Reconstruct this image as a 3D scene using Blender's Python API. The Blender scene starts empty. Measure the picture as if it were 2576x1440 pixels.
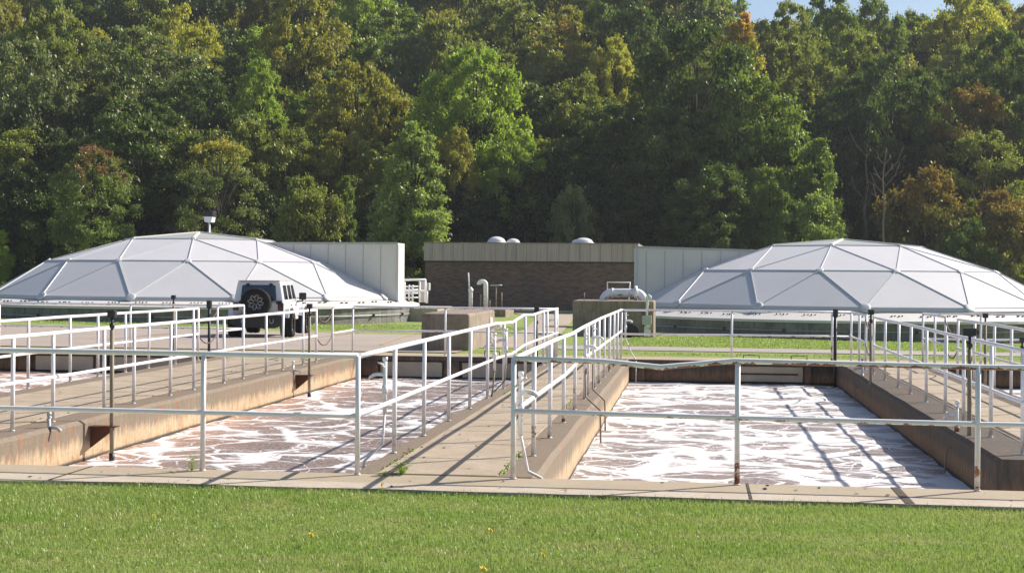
import bpy, math, random
import numpy as np
from mathutils import Vector, Matrix
R = math.radians
sc = bpy.context.scene
col = sc.collection
random.seed(7); rng = np.random.default_rng(11)

# ------------------------------------------------------------------ camera, sky, sun
YAW, PIT, ROL = -.12725537, -.0079328, .0080885
CP = Vector((3.0018, -12.5558, 1.8126))
fw = Vector((math.sin(YAW)*math.cos(PIT), math.cos(YAW)*math.cos(PIT), math.sin(PIT)))
_r = Vector((math.cos(YAW), -math.sin(YAW), 0)); _u = _r.cross(fw)
RT = _r*math.cos(ROL) + _u*math.sin(ROL); UP = -_r*math.sin(ROL) + _u*math.cos(ROL)
cd = bpy.data.cameras.new('camera'); cam = bpy.data.objects.new('camera', cd); col.objects.link(cam)
cd.lens = 50.0; cd.sensor_width = 36; cd.clip_end = 2000
cam.matrix_world = Matrix(((RT.x, UP.x, -fw.x, CP.x), (RT.y, UP.y, -fw.y, CP.y), (RT.z, UP.z, -fw.z, CP.z), (0, 0, 0, 1)))
sc.camera = cam
SUN = Vector((.806*math.cos(R(36.7)), .592*math.cos(R(36.7)), math.sin(R(36.7)))).normalized()
w = bpy.data.worlds.new('World'); sc.world = w; w.use_nodes = True
nt = w.node_tree; nt.nodes.clear()
sky = nt.nodes.new('ShaderNodeTexSky'); sky.sky_type = 'NISHITA'; sky.sun_disc = False
sky.sun_elevation = R(36.7); sky.sun_rotation = math.atan2(.806, .592); sky.dust_density = 1.5; sky.air_density = 1.0; sky.ozone_density = 3.0
bg = nt.nodes.new('ShaderNodeBackground'); bg.inputs[1].default_value = .082
ow = nt.nodes.new('ShaderNodeOutputWorld'); nt.links.new(sky.outputs[0], bg.inputs[0]); nt.links.new(bg.outputs[0], ow.inputs[0])
sl = bpy.data.lights.new('sun', 'SUN'); sl.energy = 4.9; sl.angle = R(.53); sl.color = (1, .93, .85)
so = bpy.data.objects.new('sun', sl); col.objects.link(so); so.rotation_euler = SUN.to_track_quat('Z', 'Y').to_euler(); so.location = (20, 20, 40)
sc.view_settings.view_transform = 'Standard'; sc.view_settings.look = 'None'; sc.view_settings.exposure = 0.6; sc.view_settings.gamma = 1
sc.cycles.max_bounces = 6; sc.cycles.transparent_max_bounces = 4

def ray(px, py): return fw*3578 + RT*(px-1288) + UP*(720-py)       # a line of sight, used only to measure where things stand
def atd(px, py, D): return CP + ray(px, py)*(D/3578)
def atY(px, py, Y):
    d = ray(px, py); return CP + d*((Y-CP.y)/d.y)
def atz(px, py, z):
    d = ray(px, py); return CP + d*((z-CP.z)/d.z)
def sm(a, b, x):
    t = np.clip((x-a)/(b-a), 0, 1); return t*t*(3-2*t)
def gz(X, Y):
    X = np.asarray(X, float); Y = np.asarray(Y, float)
    far = -.50 - .013*np.clip(X, -30, 20)
    h = far*sm(19.5, 46, Y)
    hill = .30*np.clip(Y-97, 0, 95) - 3.2*sm(97, 110, Y)*0
    hill = hill*(1-.14*sm(-5, 45, X)) + .6*np.sin(X*.13)*sm(97, 120, Y)
    return h + hill
def ground_at(px, py):
    lo, hi = 5.0, 110.0
    for _ in range(50):
        m = (lo+hi)/2; p = atd(px, py, m)
        if p.z > float(gz(p.x, p.y)): lo = m
        else: hi = m
    return atd(px, py, lo)

# ------------------------------------------------------------------ mesh helpers
class MB:
    def __init__(s): s.v = []; s.f = []; s.sm = []
    def add(s, vs, fs, smooth=False):
        b = len(s.v); s.v += [tuple(v) for v in vs]; s.f += [tuple(i+b for i in f) for f in fs]; s.sm += [smooth]*len(fs); return s
    def box(s, a, b, M=None):
        x0, y0, z0 = a; x1, y1, z1 = b
        vs = [Vector(p) for p in ((x0,y0,z0),(x1,y0,z0),(x1,y1,z0),(x0,y1,z0),(x0,y0,z1),(x1,y0,z1),(x1,y1,z1),(x0,y1,z1))]
        if M: vs = [M @ v for v in vs]
        return s.add(vs, [(0,3,2,1),(4,5,6,7),(0,1,5,4),(1,2,6,5),(2,3,7,6),(3,0,4,7)])
    def prism(s, poly, y0, y1, axis='y', M=None):
        n = len(poly)
        if axis == 'y': mk = lambda p, t: Vector((p[0], t, p[1]))
        elif axis == 'x': mk = lambda p, t: Vector((t, p[0], p[1]))
        else: mk = lambda p, t: Vector((p[0], p[1], t))
        vs = [mk(p, y0) for p in poly] + [mk(p, y1) for p in poly]
        if M: vs = [M @ v for v in vs]
        return s.add(vs, [tuple(range(n))[::-1], tuple(range(n, 2*n))] + [(i, (i+1) % n, (i+1) % n+n, i+n) for i in range(n)])
    def tube(s, pts, r, n=10, caps=True):
        pts = [Vector(p) for p in pts]; k = len(pts); rr = r if hasattr(r, '__len__') else [r]*k
        b = len(s.v); prev = None
        for i, p in enumerate(pts):
            if i == 0: d = pts[1]-p
            elif i == k-1: d = p-pts[i-1]
            else: d = (pts[i+1]-p).normalized() + (p-pts[i-1]).normalized()
            d.normalize()
            if prev is None:
                a = Vector((0,0,1)) if abs(d.z) < .9 else Vector((1,0,0)); x = d.cross(a).normalized()
            else: x = (prev - d*prev.dot(d)).normalized()
            prev = x; y = d.cross(x)
            for j in range(n):
                t = 2*math.pi*j/n; s.v.append(tuple(p + (x*math.cos(t) + y*math.sin(t))*rr[i]))
        for i in range(k-1):
            for j in range(n):
                j2 = (j+1) % n
                s.f.append((b+i*n+j, b+i*n+j2, b+(i+1)*n+j2, b+(i+1)*n+j)); s.sm.append(True)
        if caps:
            s.f.append(tuple(b+j for j in range(n))[::-1]); s.f.append(tuple(b+(k-1)*n+j for j in range(n))); s.sm += [False, False]
        return s
    def lathe(s, prof, n=24, M=None, arc=1.0, smooth=True):
        b = len(s.v); k = len(prof); m = n if arc >= 1 else n+1
        for (r, z) in prof:
            for j in range(m):
                t = 2*math.pi*arc*j/n; p = Vector((r*math.cos(t), r*math.sin(t), z)); s.v.append(tuple(M @ p if M else p))
        for i in range(k-1):
            for j in range(n):
                j2 = (j+1) % m
                s.f.append((b+i*m+j, b+i*m+j2, b+(i+1)*m+j2, b+(i+1)*m+j)); s.sm.append(smooth)
        return s
    def build(s, name, mat=None, parent=None, loc=None, bevel=0):
        me = bpy.data.meshes.new(name); me.from_pydata(s.v, [], s.f); me.update()
        me.polygons.foreach_set('use_smooth', s.sm)
        if mat: me.materials.append(mat)
        o = bpy.data.objects.new(name, me); col.objects.link(o)
        if parent: o.parent = parent
        if loc is not None: o.location = loc
        if bevel:
            m = o.modifiers.new('bevel', 'BEVEL'); m.width = bevel; m.segments = 2; m.limit_method = 'ANGLE'
        return o
def tag(o, label=None, cat=None, group=None, kind=None):
    if label: o['label'] = label
    if cat: o['category'] = cat
    if group: o['group'] = group
    if kind: o['kind'] = kind
    return o
def empty(name, loc, label, cat, group=None, rz=0):
    o = bpy.data.objects.new(name, None); o.empty_display_size = .2; col.objects.link(o); o.location = loc; o.rotation_euler = (0, 0, rz)
    return tag(o, label, cat, group)
def par(o, root):          # parts given in world coordinates under a root that is only moved
    o.parent = root; o.location = o.location - root.location; return o
def npmesh(name, V, F, mat, attrs=None):
    me = bpy.data.meshes.new(name); nv, nf, k = len(V), len(F), F.shape[1]
    me.vertices.add(nv); me.vertices.foreach_set('co', V.astype(np.float32).ravel())
    me.loops.add(nf*k); me.loops.foreach_set('vertex_index', F.astype(np.int32).ravel())
    me.polygons.add(nf); me.polygons.foreach_set('loop_start', np.arange(0, nf*k, k, dtype=np.int32)); me.polygons.foreach_set('loop_total', np.full(nf, k, dtype=np.int32))
    me.update(calc_edges=True)
    for n, a in (attrs or {}).items():
        at = me.attributes.new(n, 'FLOAT', 'FACE'); at.data.foreach_set('value', a.astype(np.float32))
    if mat: me.materials.append(mat)
    return me

# ------------------------------------------------------------------ material helper
class NM:
    def __init__(s, name):
        s.m = bpy.data.materials.new(name); s.m.use_nodes = True; s.t = s.m.node_tree; s.t.nodes.clear()
        s.out = s.n('OutputMaterial'); s.tc = None
    def n(s, typ, **kw):
        nd = s.t.nodes.new('ShaderNode'+typ)
        for k, v in kw.items(): setattr(nd, k, v)
        return nd
    def l(s, a, b):
        if isinstance(a, (int, float)): b.default_value = a
        elif isinstance(a, tuple): b.default_value = a if len(a) == 4 or b.type == 'VECTOR' else a+(1,)
        else: s.t.links.new(a, b)
    def co(s, kind='Object', scale=(1,1,1)):
        if not s.tc: s.tc = s.n('TexCoord')
        mp = s.n('Mapping'); s.l(s.tc.outputs[kind], mp.inputs[0]); mp.inputs['Scale'].default_value = scale; return mp.outputs[0]
    def pos(s, scale=(1,1,1)):
        g = s.n('NewGeometry'); mp = s.n('Mapping'); s.l(g.outputs['Position'], mp.inputs[0]); mp.inputs['Scale'].default_value = scale; return mp.outputs[0]
    def noise(s, v, scale, det=4, rough=.6, dist=0, out=0):
        a = s.n('TexNoise'); s.l(v, a.inputs['Vector']); a.inputs['Scale'].default_value = scale; a.inputs['Detail'].default_value = det
        a.inputs['Roughness'].default_value = rough; a.inputs['Distortion'].default_value = dist; return a.outputs[out]
    def ramp(s, f, stops, interp='LINEAR'):
        r = s.n('ValToRGB'); s.l(f, r.inputs[0]); r.color_ramp.interpolation = interp; e = r.color_ramp.elements
        while len(e) < len(stops): e.new(.5)
        for i, (p, c) in enumerate(stops):
            e[i].position = p; e[i].color = (c, c, c, 1) if isinstance(c, (int, float)) else tuple(c)+(1,)
        return r.outputs[0]
    def mix(s, f, a, b, mode='MIX'):
        m = s.n('Mix', data_type='RGBA', blend_type=mode); s.l(f, m.inputs[0]); s.l(a, m.inputs[6]); s.l(b, m.inputs[7]); return m.outputs[2]
    def math(s, op, a, b=None, c=None):
        m = s.n('Math', operation=op); s.l(a, m.inputs[0])
        if b is not None: s.l(b, m.inputs[1])
        if c is not None: s.l(c, m.inputs[2])
        return m.outputs[0]
    def mr(s, v, a, b, c=0., d=1.):
        m = s.n('MapRange'); s.l(v, m.inputs[0])
        for i, x in enumerate((a, b, c, d)): m.inputs[i+1].default_value = x
        return m.outputs[0]
    def sep(s, v):
        m = s.n('SeparateXYZ'); s.l(v, m.inputs[0]); return m.outputs
    def pbr(s, colr, rough=.6, metal=0, spec=.5, bump=None, bs=.3, bd=.02, normal=None):
        p = s.n('BsdfPrincipled'); s.l(colr, p.inputs['Base Color']); s.l(rough, p.inputs['Roughness']); s.l(metal, p.inputs['Metallic']); s.l(spec, p.inputs['Specular IOR Level'])
        if bump is not None:
            b = s.n('Bump'); s.l(bump, b.inputs['Height']); b.inputs['Strength'].default_value = bs; b.inputs['Distance'].default_value = bd; s.t.links.new(b.outputs[0], p.inputs['Normal'])
        s.t.links.new(p.outputs[0], s.out.inputs[0]); return s.m

def paint(name, c=(.88,.855,.865), rust=.0, rough=.45, dirt=.25):
    m = NM(name); v = m.pos()
    base = m.mix(m.mr(m.noise(v, 7, 5), .45, .75, 0, dirt), c, tuple(x*y for x, y in zip(c, (.78,.74,.66))))
    z = m.sep(v)[2]
    foot = m.mr(z, .0, .42, 1, 0)                                   # rusty splash where posts stand in the concrete
    foot = m.math('MULTIPLY', foot, m.mr(m.noise(v, 14, 4), .42, .62))
    base = m.mix(m.math('MULTIPLY', foot, .55), base, (.50,.42,.27))
    chip = m.mr(m.noise(v, 16, 6, .7), .715, .735)
    base = m.mix(m.math('MULTIPLY', chip, .8), base, (.16,.07,.03))
    if rust:
        g = m.n('NewGeometry'); nz = m.sep(g.outputs['Normal'])[2]
        under = m.mr(nz, .5, -.9, 0, .22)
        r = m.math('ADD', m.noise(m.pos((1,1,1)), 5.5, 8, .68), under)
        foot2 = m.mr(z, .0, .12, .12, 0)
        r = m.math('ADD', r, m.math('MULTIPLY', foot2, .7)); r = m.math('ADD', r, m.mr(m.sep(v)[0], 3.0, 7.0, -.02*rust, .10*rust))
        base = m.mix(m.mr(r, .745-.10*rust, .77-.10*rust), base, m.ramp(m.noise(v, 26, 4), [(.3,(.10,.035,.015)),(.5,(.26,.10,.04)),(.75,(.36,.2,.1))]))
    return m.pbr(base, rough, 0, .5, m.noise(v, 60, 3), .15, .003)
M = {}
M['rail'] = paint('white_paint'); M['rail_rusty'] = paint('rusty_white_paint', (.84,.81,.80), .9, .55)
M['rail_worn'] = paint('worn_white_paint', (.86,.835,.84), .2, .5); M['pipe'] = paint('white_pipe_paint', (.82,.82,.83), .25)
def plain(name, c, rough=.5, metal=0, spec=.5, var=.25, sc_=6, bs=.1):
    m = NM(name); v = m.pos(); n = m.noise(v, sc_, 5)
    return m.pbr(m.mix(m.mr(n, .3, .7, 0, var), c, tuple(x*.55 for x in c)), rough, metal, spec, m.noise(v, sc_*8, 3), bs, .004)
M['black'] = plain('black_iron', (.02,.02,.021), .5); M['brownpipe'] = plain('weathered_pipe', (.30,.25,.17), .6, 0, .4, .7, 5)
M['ruststeel'] = plain('rusty_steel', (.13,.06,.035), .8, 0, .2, .6, 10)
M['galv'] = plain('galvanised_steel', (.45,.46,.46), .45, .3, .5); M['greybox'] = plain('grey_enamel', (.50,.52,.48), .5)
M['rope'] = plain('orange_brown_chain', (.17,.075,.05), .6); M['rubber'] = plain('tyre_rubber', (.018,.018,.019), .8, 0, .3, .3, 20)
M['blackplastic'] = plain('black_plastic', (.022,.022,.024), .5); M['chrome'] = plain('machined_metal', (.42,.42,.44), .35, .7)
M['redlens'] = plain('red_lens', (.16,.02,.015), .25)

def concrete(name, c, c2, stain=.4, scl=1.0, agg=.5):
    m = NM(name); v = m.pos()
    b = m.mix(m.mr(m.noise(v, 1.3*scl, 6, .65), .35, .68), c, c2)
    b = m.mix(m.mr(m.noise(v, 5*scl, 6, .7), .5, .75, 0, stain), b, tuple(x*.5 for x in c2))
    b = m.mix(m.mr(m.noise(v, 26, 5, .85), .40, .66, 0, agg), b, tuple(x*.5 for x in c))
    crack = m.n('TexVoronoi', feature='DISTANCE_TO_EDGE'); m.l(m.noise(v, 1.2, 4, .6, 0, 1), crack.inputs['Vector']); crack.inputs['Scale'].default_value = 5
    return m, b, v
m, b, v = concrete('walk_concrete', (.49,.40,.295), (.37,.29,.20), .45)
sx, sy, sz = m.sep(v)[0], m.sep(v)[1], m.sep(v)[2]
jn = m.math('PINGPONG', m.math('ADD', sy, m.math('MULTIPLY', m.noise(v, 3, 2), .02)), .62)       # joints between the precast slabs
b = m.mix(m.mr(jn, .012, .026, .8, 0), b, (.12,.09,.06)); M['walk'] = m.pbr(b, .85, 0, .3, m.noise(v, 45, 5, .75), .5, .006)
m, b, v = concrete('kerb_concrete', (.58,.50,.39), (.47,.39,.29), .35); sx, sy = m.sep(v)[0], m.sep(v)[1]
b = m.mix(m.mr(m.math('ADD', sy, m.math('MULTIPLY', m.noise(v, 2, 3), .06)), -.44, -.40, 0, .6), b, (.33,.26,.165))
M['kerb'] = m.pbr(b, .88, 0, .3, m.noise(v, 45, 5, .75), .5, .006)
m, b, v = concrete('exposed_aggregate', (.37,.30,.225), (.27,.215,.155), .6, 2, .9); M['edge'] = m.pbr(b, .9, 0, .25, m.noise(v, 50, 4, .8), .9, .01)
def tank_wall_mat(name, top, mid, low, streak=.6):
    m = NM(name); v = m.pos(); z = m.sep(v)[2]
    st = m.noise(m.pos((6,6,.7)), 2.2, 5, .65); wob = m.math('MULTIPLY', m.math('SUBTRACT', st, .5), .42)
    zz = m.math('ADD', z, wob)
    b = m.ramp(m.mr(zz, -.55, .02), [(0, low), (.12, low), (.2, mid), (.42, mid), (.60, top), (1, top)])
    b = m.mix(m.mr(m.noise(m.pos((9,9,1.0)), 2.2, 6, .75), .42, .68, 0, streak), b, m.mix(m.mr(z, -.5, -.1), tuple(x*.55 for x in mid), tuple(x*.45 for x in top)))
    b = m.mix(m.mr(m.noise(m.pos((3,3,1.2)), 1.6, 6, .75), .53, .66, 0, .6), b, (.34,.13,.05))
    b = m.mix(m.mr(m.noise(v, 24, 5, .85), .42, .66, 0, .4), b, tuple(x*.5 for x in top))
    b = m.mix(m.mr(z, -.475, -.445, 1, 0), b, (.05,.05,.045))        # algae at the waterline
    return m.pbr(b, .85, 0, .3, m.noise(v, 40, 5, .75), .6, .008)
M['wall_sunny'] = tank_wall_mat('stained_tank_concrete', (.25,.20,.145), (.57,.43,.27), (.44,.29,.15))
M['wall_shaded_grimy'] = tank_wall_mat('shaded_grimy_tank_concrete', (.12,.10,.08), (.30,.18,.10), (.20,.12,.07), .9)  # grime plus shade of the right and far walls, put into the colour
M['wall_far'] = tank_wall_mat('far_tank_concrete', (.14,.115,.085), (.25,.16,.10), (.07,.055,.045), .6)
M['panel_far'] = plain('weathered_stoplog_board', (.56,.47,.35), .8, 0, .3, .5, 3)
def boxconc(name, c, c2):
    m, b, v = concrete(name, c, c2, .5, 1, .4)
    b = m.mix(m.mr(m.noise(m.pos((4,4,.35)), 1.6, 5, .65), .5, .7, 0, .6), b, tuple(x*.45 for x in c2))
    return m.pbr(b, .85, 0, .3, m.noise(v, 30, 5, .7), .4, .01)
M['box'] = boxconc('weathered_concrete', (.40,.32,.25), (.21,.165,.125)); M['domewall'] = boxconc('greenish_concrete', (.30,.285,.265), (.15,.145,.13)); M['slab'] = boxconc('pale_slab', (.55,.47,.37), (.46,.39,.3))
def asph(name, c):
    m = NM(name); v = m.pos(); b = m.mix(m.mr(m.noise(v, .5, 6, .6), .35, .7), c, tuple(x*.82 for x in c)); b = m.mix(m.mr(m.noise(v, 22, 5, .85), .4, .65, 0, .45), b, tuple(x*.6 for x in c))
    return m.pbr(b, .9, 0, .25, m.noise(v, 60, 3), .4, .01)
M['asphalt'] = asph('old_asphalt', (.43,.36,.305)); M['path'] = asph('asphalt_path', (.42,.37,.335)); M['walkpale'] = asph('concrete_path', (.46,.385,.29))
M['yellow'] = plain('faded_yellow_paint', (.50,.38,.20), .8, 0, .3, .5, 9)
def grassmat(name, blades=False):
    m = NM(name); v = m.pos()
    n1 = m.noise(m.pos((.6,1.6,1)), 1.0, 5, .65); n2 = m.noise(m.pos((.7,2.4,1)), 1.5, 6, .75)
    b = m.mix(m.mr(n1, .38, .62), (.235,.35,.065), (.36,.43,.13)); b = m.mix(m.mr(n2, .49, .64, 0, .9), b, (.48,.43,.20))
    if blades:
        a = m.n('Attribute', attribute_name='rnd').outputs['Fac']; b = m.mix(m.mr(a, 0, 1, 0, 1), b, m.mix(m.mr(a, .93, .96), m.mix(.35, b, (.14,.26,.04)), (.55,.52,.30)))
        d = m.n('BsdfDiffuse'); m.l(b, d.inputs[0]); t = m.n('BsdfTranslucent'); m.l(m.mix(.5, b, (.42,.56,.10)), t.inputs[0])
        g = m.n('BsdfGlossy'); g.inputs['Roughness'].default_value = .38; m.l((.8,.85,.7), g.inputs[0])
        x = m.n('MixShader'); x.inputs[0].default_value = .4; m.t.links.new(d.outputs[0], x.inputs[1]); m.t.links.new(t.outputs[0], x.inputs[2])
        y = m.n('MixShader'); y.inputs[0].default_value = .035; m.t.links.new(x.outputs[0], y.inputs[1]); m.t.links.new(g.outputs[0], y.inputs[2]); m.t.links.new(y.outputs[0], m.out.inputs[0]); return m.m
    y = m.sep(v)[1]
    b = m.mix(m.mr(m.noise(v, 14, 4, .8), .35, .7, 0, .55), b, (.10,.15,.03))
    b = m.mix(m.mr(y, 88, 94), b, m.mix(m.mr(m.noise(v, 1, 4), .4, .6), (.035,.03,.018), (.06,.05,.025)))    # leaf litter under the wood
    return m.pbr(b, .95, 0, .15, m.noise(v, 30, 5, .8), .9, .04)
M['grass'] = grassmat('lawn'); M['blades'] = grassmat('grass_blades', True)
def watermat():
    m = NM('foamy_brown_water'); p = m.pos((.8,1,1))
    w1 = m.noise(p, .7, 2, .5, 0, 1); wv = m.n('VectorMath', operation='MULTIPLY_ADD'); m.l(w1, wv.inputs[0]); wv.inputs[1].default_value = (1.3,1.3,0); m.l(p, wv.inputs[2]); q = wv.outputs[0]
    w2 = m.noise(q, 4.0, 4, .6, 0, 1); wv2 = m.n('VectorMath', operation='MULTIPLY_ADD'); m.l(w2, wv2.inputs[0]); wv2.inputs[1].default_value = (.26,.26,0); m.l(q, wv2.inputs[2]); q2 = wv2.outputs[0]
    big = m.noise(p, .5, 3, .55); frag = m.noise(p, 9, 4, .7)
    def cells(sc_, wd):
        v = m.n('TexVoronoi', feature='DISTANCE_TO_EDGE'); v.inputs['Scale'].default_value = sc_; m.l(q2, v.inputs['Vector'])
        wv_ = m.math('MULTIPLY', m.mr(big, .35, .65, .35, 1.9), wd)
        return m.math('SUBTRACT', 1, m.math('DIVIDE', v.outputs['Distance'], wv_))
    r1 = cells(1.0, .14); r2 = m.math('SUBTRACT', cells(2.3, .075), .1); r3 = m.math('SUBTRACT', cells(6.0, .07), .45)
    f = m.math('MAXIMUM', m.math('MAXIMUM', r1, m.math('MAXIMUM', r2, r3)), -1.0)
    f = m.math('ADD', f, m.math('MULTIPLY', m.math('SUBTRACT', frag, .5), 1.3))
    xx, yy = m.sep(m.pos())[0], m.sep(m.pos())[1]
    f = m.math('ADD', f, m.mr(m.math('ADD', yy, m.math('MULTIPLY', big, 2.0)), 1.6, 2.6, .9, 0))
    f = m.math('ADD', f, m.math('MULTIPLY', m.math('SUBTRACT', m.noise(q, .7, 4, .65), .5), 2.2))
    right = m.mr(xx, 1.0, 1.5, -.08, .24)
    f = m.math('ADD', f, m.math('SUBTRACT', right, .22))
    f = m.mr(f, .02, .48)
    spk = m.math('ADD', m.mr(m.noise(p, 20, 6, .9), .44, .70, .05, .50), m.mr(xx, 1.0, 1.5, 0, .06))                # fine froth between the streaks
    f = m.math('MAXIMUM', f, spk)
    brown = m.mix(m.mr(m.noise(p, .6, 3), .4, .62), (.17,.10,.073), (.20,.098,.056))
    brown = m.mix(m.mr(m.math('ADD', xx, m.math('MULTIPLY', m.noise(p, 2, 3), 1.3)), -3.6, -2.3, .9, 0), brown, (.40,.16,.06))
    c = m.mix(f, brown, (.70,.675,.66))
    ht = m.math('ADD', m.math('MULTIPLY', f, .8), m.math('MULTIPLY', m.noise(p, 38, 4, .7), .5))
    return m.pbr(c, m.mr(f, 0, 1, .22, .85), 0, .5, ht, .6, .02)
M['water'] = watermat()
def alum(name, c, rough=.42, spec=.5):
    m = NM(name); v = m.pos(); b = m.mix(m.mr(m.noise(v, .8, 6), .35, .7, 0, .3), c, tuple(x*.8 for x in c)); b = m.mix(m.mr(m.noise(m.pos((6,6,1.5)), 2, 6, .75), .5, .75, 0, .35), b, (.5,.46,.42))
    return m.pbr(b, rough, 0, spec, m.noise(v, 3, 2), .05, .01)
M['alu'] = alum('pale_aluminium', (.61,.595,.60), .55, .4); M['alu2'] = alum('aluminium_trim', (.60,.595,.60), .5); M['clad'] = alum('beige_cladding', (.74,.685,.645), .6); M['ledge'] = alum('pale_ledge', (.66,.63,.58), .7); M['cap'] = alum('grey_cap_panel', (.40,.41,.37), .5)
m = NM('dark_brick'); v = m.pos(); cb = m.n('CombineXYZ'); s3 = m.sep(v); m.l(s3[0], cb.inputs[0]); m.l(s3[2], cb.inputs[1])
bk = m.n('TexBrick'); m.l(cb.outputs[0], bk.inputs['Vector']); bk.inputs['Scale'].default_value = 1; bk.inputs['Brick Width'].default_value = .30; bk.inputs['Row Height'].default_value = .085; bk.inputs['Mortar Size'].default_value = .008
bk.inputs['Color1'].default_value = (.22,.135,.11,1); bk.inputs['Color2'].default_value = (.095,.075,.07,1); bk.inputs['Mortar'].default_value = (.16,.12,.10,1); bk.inputs['Bias'].default_value = .1
b = m.mix(m.mr(m.noise(v, .8, 4), .4, .7, 0, .35), bk.outputs[0], (.07,.055,.05)); M['brick'] = m.pbr(b, .85, 0, .2, bk.outputs['Fac'], .3, .01)
m = NM('ribbed_fascia'); v = m.pos(); st = m.noise(m.pos((5,5,.15)), 2.6, 5, .7); b = m.mix(m.mr(st, .38, .66), (.45,.385,.345), (.29,.25,.22)); xg = m.math('PINGPONG', m.sep(v)[0], .32)
b = m.mix(m.mr(xg, .0, .03, .7, 0), b, (.14,.12,.09)); M['fascia'] = m.pbr(b, .8, 0, .3, m.noise(v, 20, 4), .3, .01)
M['acrylic'] = alum('white_skylight', (.78,.78,.78), .3)
m = NM('white_car_paint'); M['car'] = m.pbr((.78,.78,.79), .18, 0, .6)
m = NM('tinted_glass'); M['glass'] = m.pbr((.012,.018,.03), .04, 0, .9)
M['bark'] = plain('bark', (.10,.08,.06), .9, 0, .2, .6, 3); M['deadwood'] = plain('dead_wood', (.24,.20,.165), .9, 0, .2, .5, 3); M['darkbark'] = plain('dark_bark', (.06,.05,.04), .9, 0, .2, .6, 3)
M['petal'] = plain('yellow_petal', (.75,.55,.03), .7)

# leaves: colours belong to the leaves, every tree has its own pair plus turning tips
LEAF = {}
def leafmat(key, c1, c2, tip=None, tipz=.7, tr=.45):
    if key in LEAF: return LEAF[key]
    m = NM('leaves_'+key); a = m.n('Attribute', attribute_name='rnd').outputs['Fac']
    g = m.co('Generated'); n = m.noise(g, 4.5, 3, .6)
    b = m.mix(m.mr(m.math('ADD', m.math('MULTIPLY', a, .45), m.math('MULTIPLY', n, .7)), .36, .78), c1, c2)
    if tip:
        z = m.sep(g)[2]; t = m.math('ADD', z, m.math('MULTIPLY', m.math('SUBTRACT', m.noise(g, 6, 3), .5), .9)); t = m.math('ADD', t, m.math('MULTIPLY', a, .12))
        b = m.mix(m.mr(t, tipz, tipz+.2, 0, .9), b, tip)
    b = m.mix(m.mr(a, .90, .96, 0, .4), b, (.30,.27,.05))
    d = m.n('BsdfDiffuse'); m.l(b, d.inputs[0]); t = m.n('BsdfTranslucent'); m.l(m.mix(1., b, (1.4,1.6,.6), 'MULTIPLY'), t.inputs[0])
    gl = m.n('BsdfGlossy'); gl.inputs['Roughness'].default_value = .45; m.l((.85,.85,.62), gl.inputs[0])
    x = m.n('MixShader'); x.inputs[0].default_value = tr; m.t.links.new(d.outputs[0], x.inputs[1]); m.t.links.new(t.outputs[0], x.inputs[2])
    y = m.n('MixShader'); y.inputs[0].default_value = .04; m.t.links.new(x.outputs[0], y.inputs[1]); m.t.links.new(gl.outputs[0], y.inputs[2]); m.t.links.new(y.outputs[0], m.out.inputs[0])
    LEAF[key] = m.m; return m.m
KINDS = {   # key: (colour a, colour b, tip colour, tip height, translucency, words)
 'dark':   ((0.062,0.095,0.026), (0.121,0.159,0.043), None, 1, .4, 'dark green'),
 'deep':   ((0.031,0.050,0.016), (0.064,0.090,0.025), None, 1, .3, 'deep green'),
 'mid':    ((0.114,0.158,0.038), (0.201,0.250,0.056), None, 1, .48, 'mid green'),
 'lime':   ((0.206,0.271,0.051), (0.326,0.398,0.075), None, 1, .52, 'bright lime green'),
 'olive':  ((0.155,0.173,0.045), (0.261,0.267,0.065), None, 1, .45, 'olive green'),
 'gold':   ((0.201,0.191,0.043), (0.339,0.291,0.060), None, 1, .5, 'golden olive'),
 'yellow': ((0.280,0.274,0.054), (0.476,0.416,0.078), None, 1, .52, 'yellowing'),
 'grey':   ((0.142,0.163,0.071), (0.223,0.247,0.110), None, 1, .4, 'grey-green'),
 'redtip': ((0.124,0.165,0.047), (0.211,0.252,0.074), (0.281,0.114,0.079), .80, .4, 'red-topped green'),
 'orange': ((0.112,0.107,0.033), (0.190,0.156,0.042), (0.238,0.143,0.040), .66, .4, 'orange-brown'),
 'ytop':   ((0.143,0.173,0.063), (0.222,0.240,0.088), (0.473,0.378,0.069), .84, .42, 'grey-green yellow-topped'),
 'otop':   ((0.170,0.199,0.047), (0.282,0.293,0.068), (0.491,0.289,0.087), .84, .45, 'orange-topped green'),
 'yellowred': ((0.292,0.268,0.054), (0.500,0.405,0.084), (0.537,0.240,0.085), .88, .5, 'yellow and orange'),
 'poplar': ((0.185,0.232,0.074), (0.292,0.339,0.114), None, 1, .48, 'light green'),
}
for k, v_ in KINDS.items(): leafmat(k, *v_[:5])

# ================================================================== SETTING: ground, roads, kerbs, walkways, water
L = 18.9; YF = 18.62      # rail line and water-side face of the far kerb
xs = np.unique(np.concatenate([np.arange(-260, -40, 10), np.arange(-40, 40, 1.0), np.arange(40, 261, 10)]))
ys = np.unique(np.concatenate([np.arange(-60, -2, 2.0), [-.86], np.arange(19.7, 60, 1.0), np.arange(60, 90, 3.0), np.arange(90, 130, 2.0), np.arange(130, 201, 5.0), np.arange(220, 311, 30)]))
gx, gy = np.meshgrid(xs, ys); gzv = gz(gx, gy); gzv = np.where((gy > 25), gzv, np.where(gy <= -.8, -.025, gzv-.0)); gzv = np.where((gy < 19.75) & (gy > 0), -.01, gzv)
V = np.stack([gx.ravel(), gy.ravel(), gzv.ravel()], 1); nx = len(xs); F = []
for j in range(len(ys)-1):
    for i in range(nx-1):
        if ys[j] > -1 and ys[j+1] < 19.8 and xs[i] >= -24 and xs[i+1] <= 24: continue
        F.append((j*nx+i, j*nx+i+1, (j+1)*nx+i+1, (j+1)*nx+i))
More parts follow.
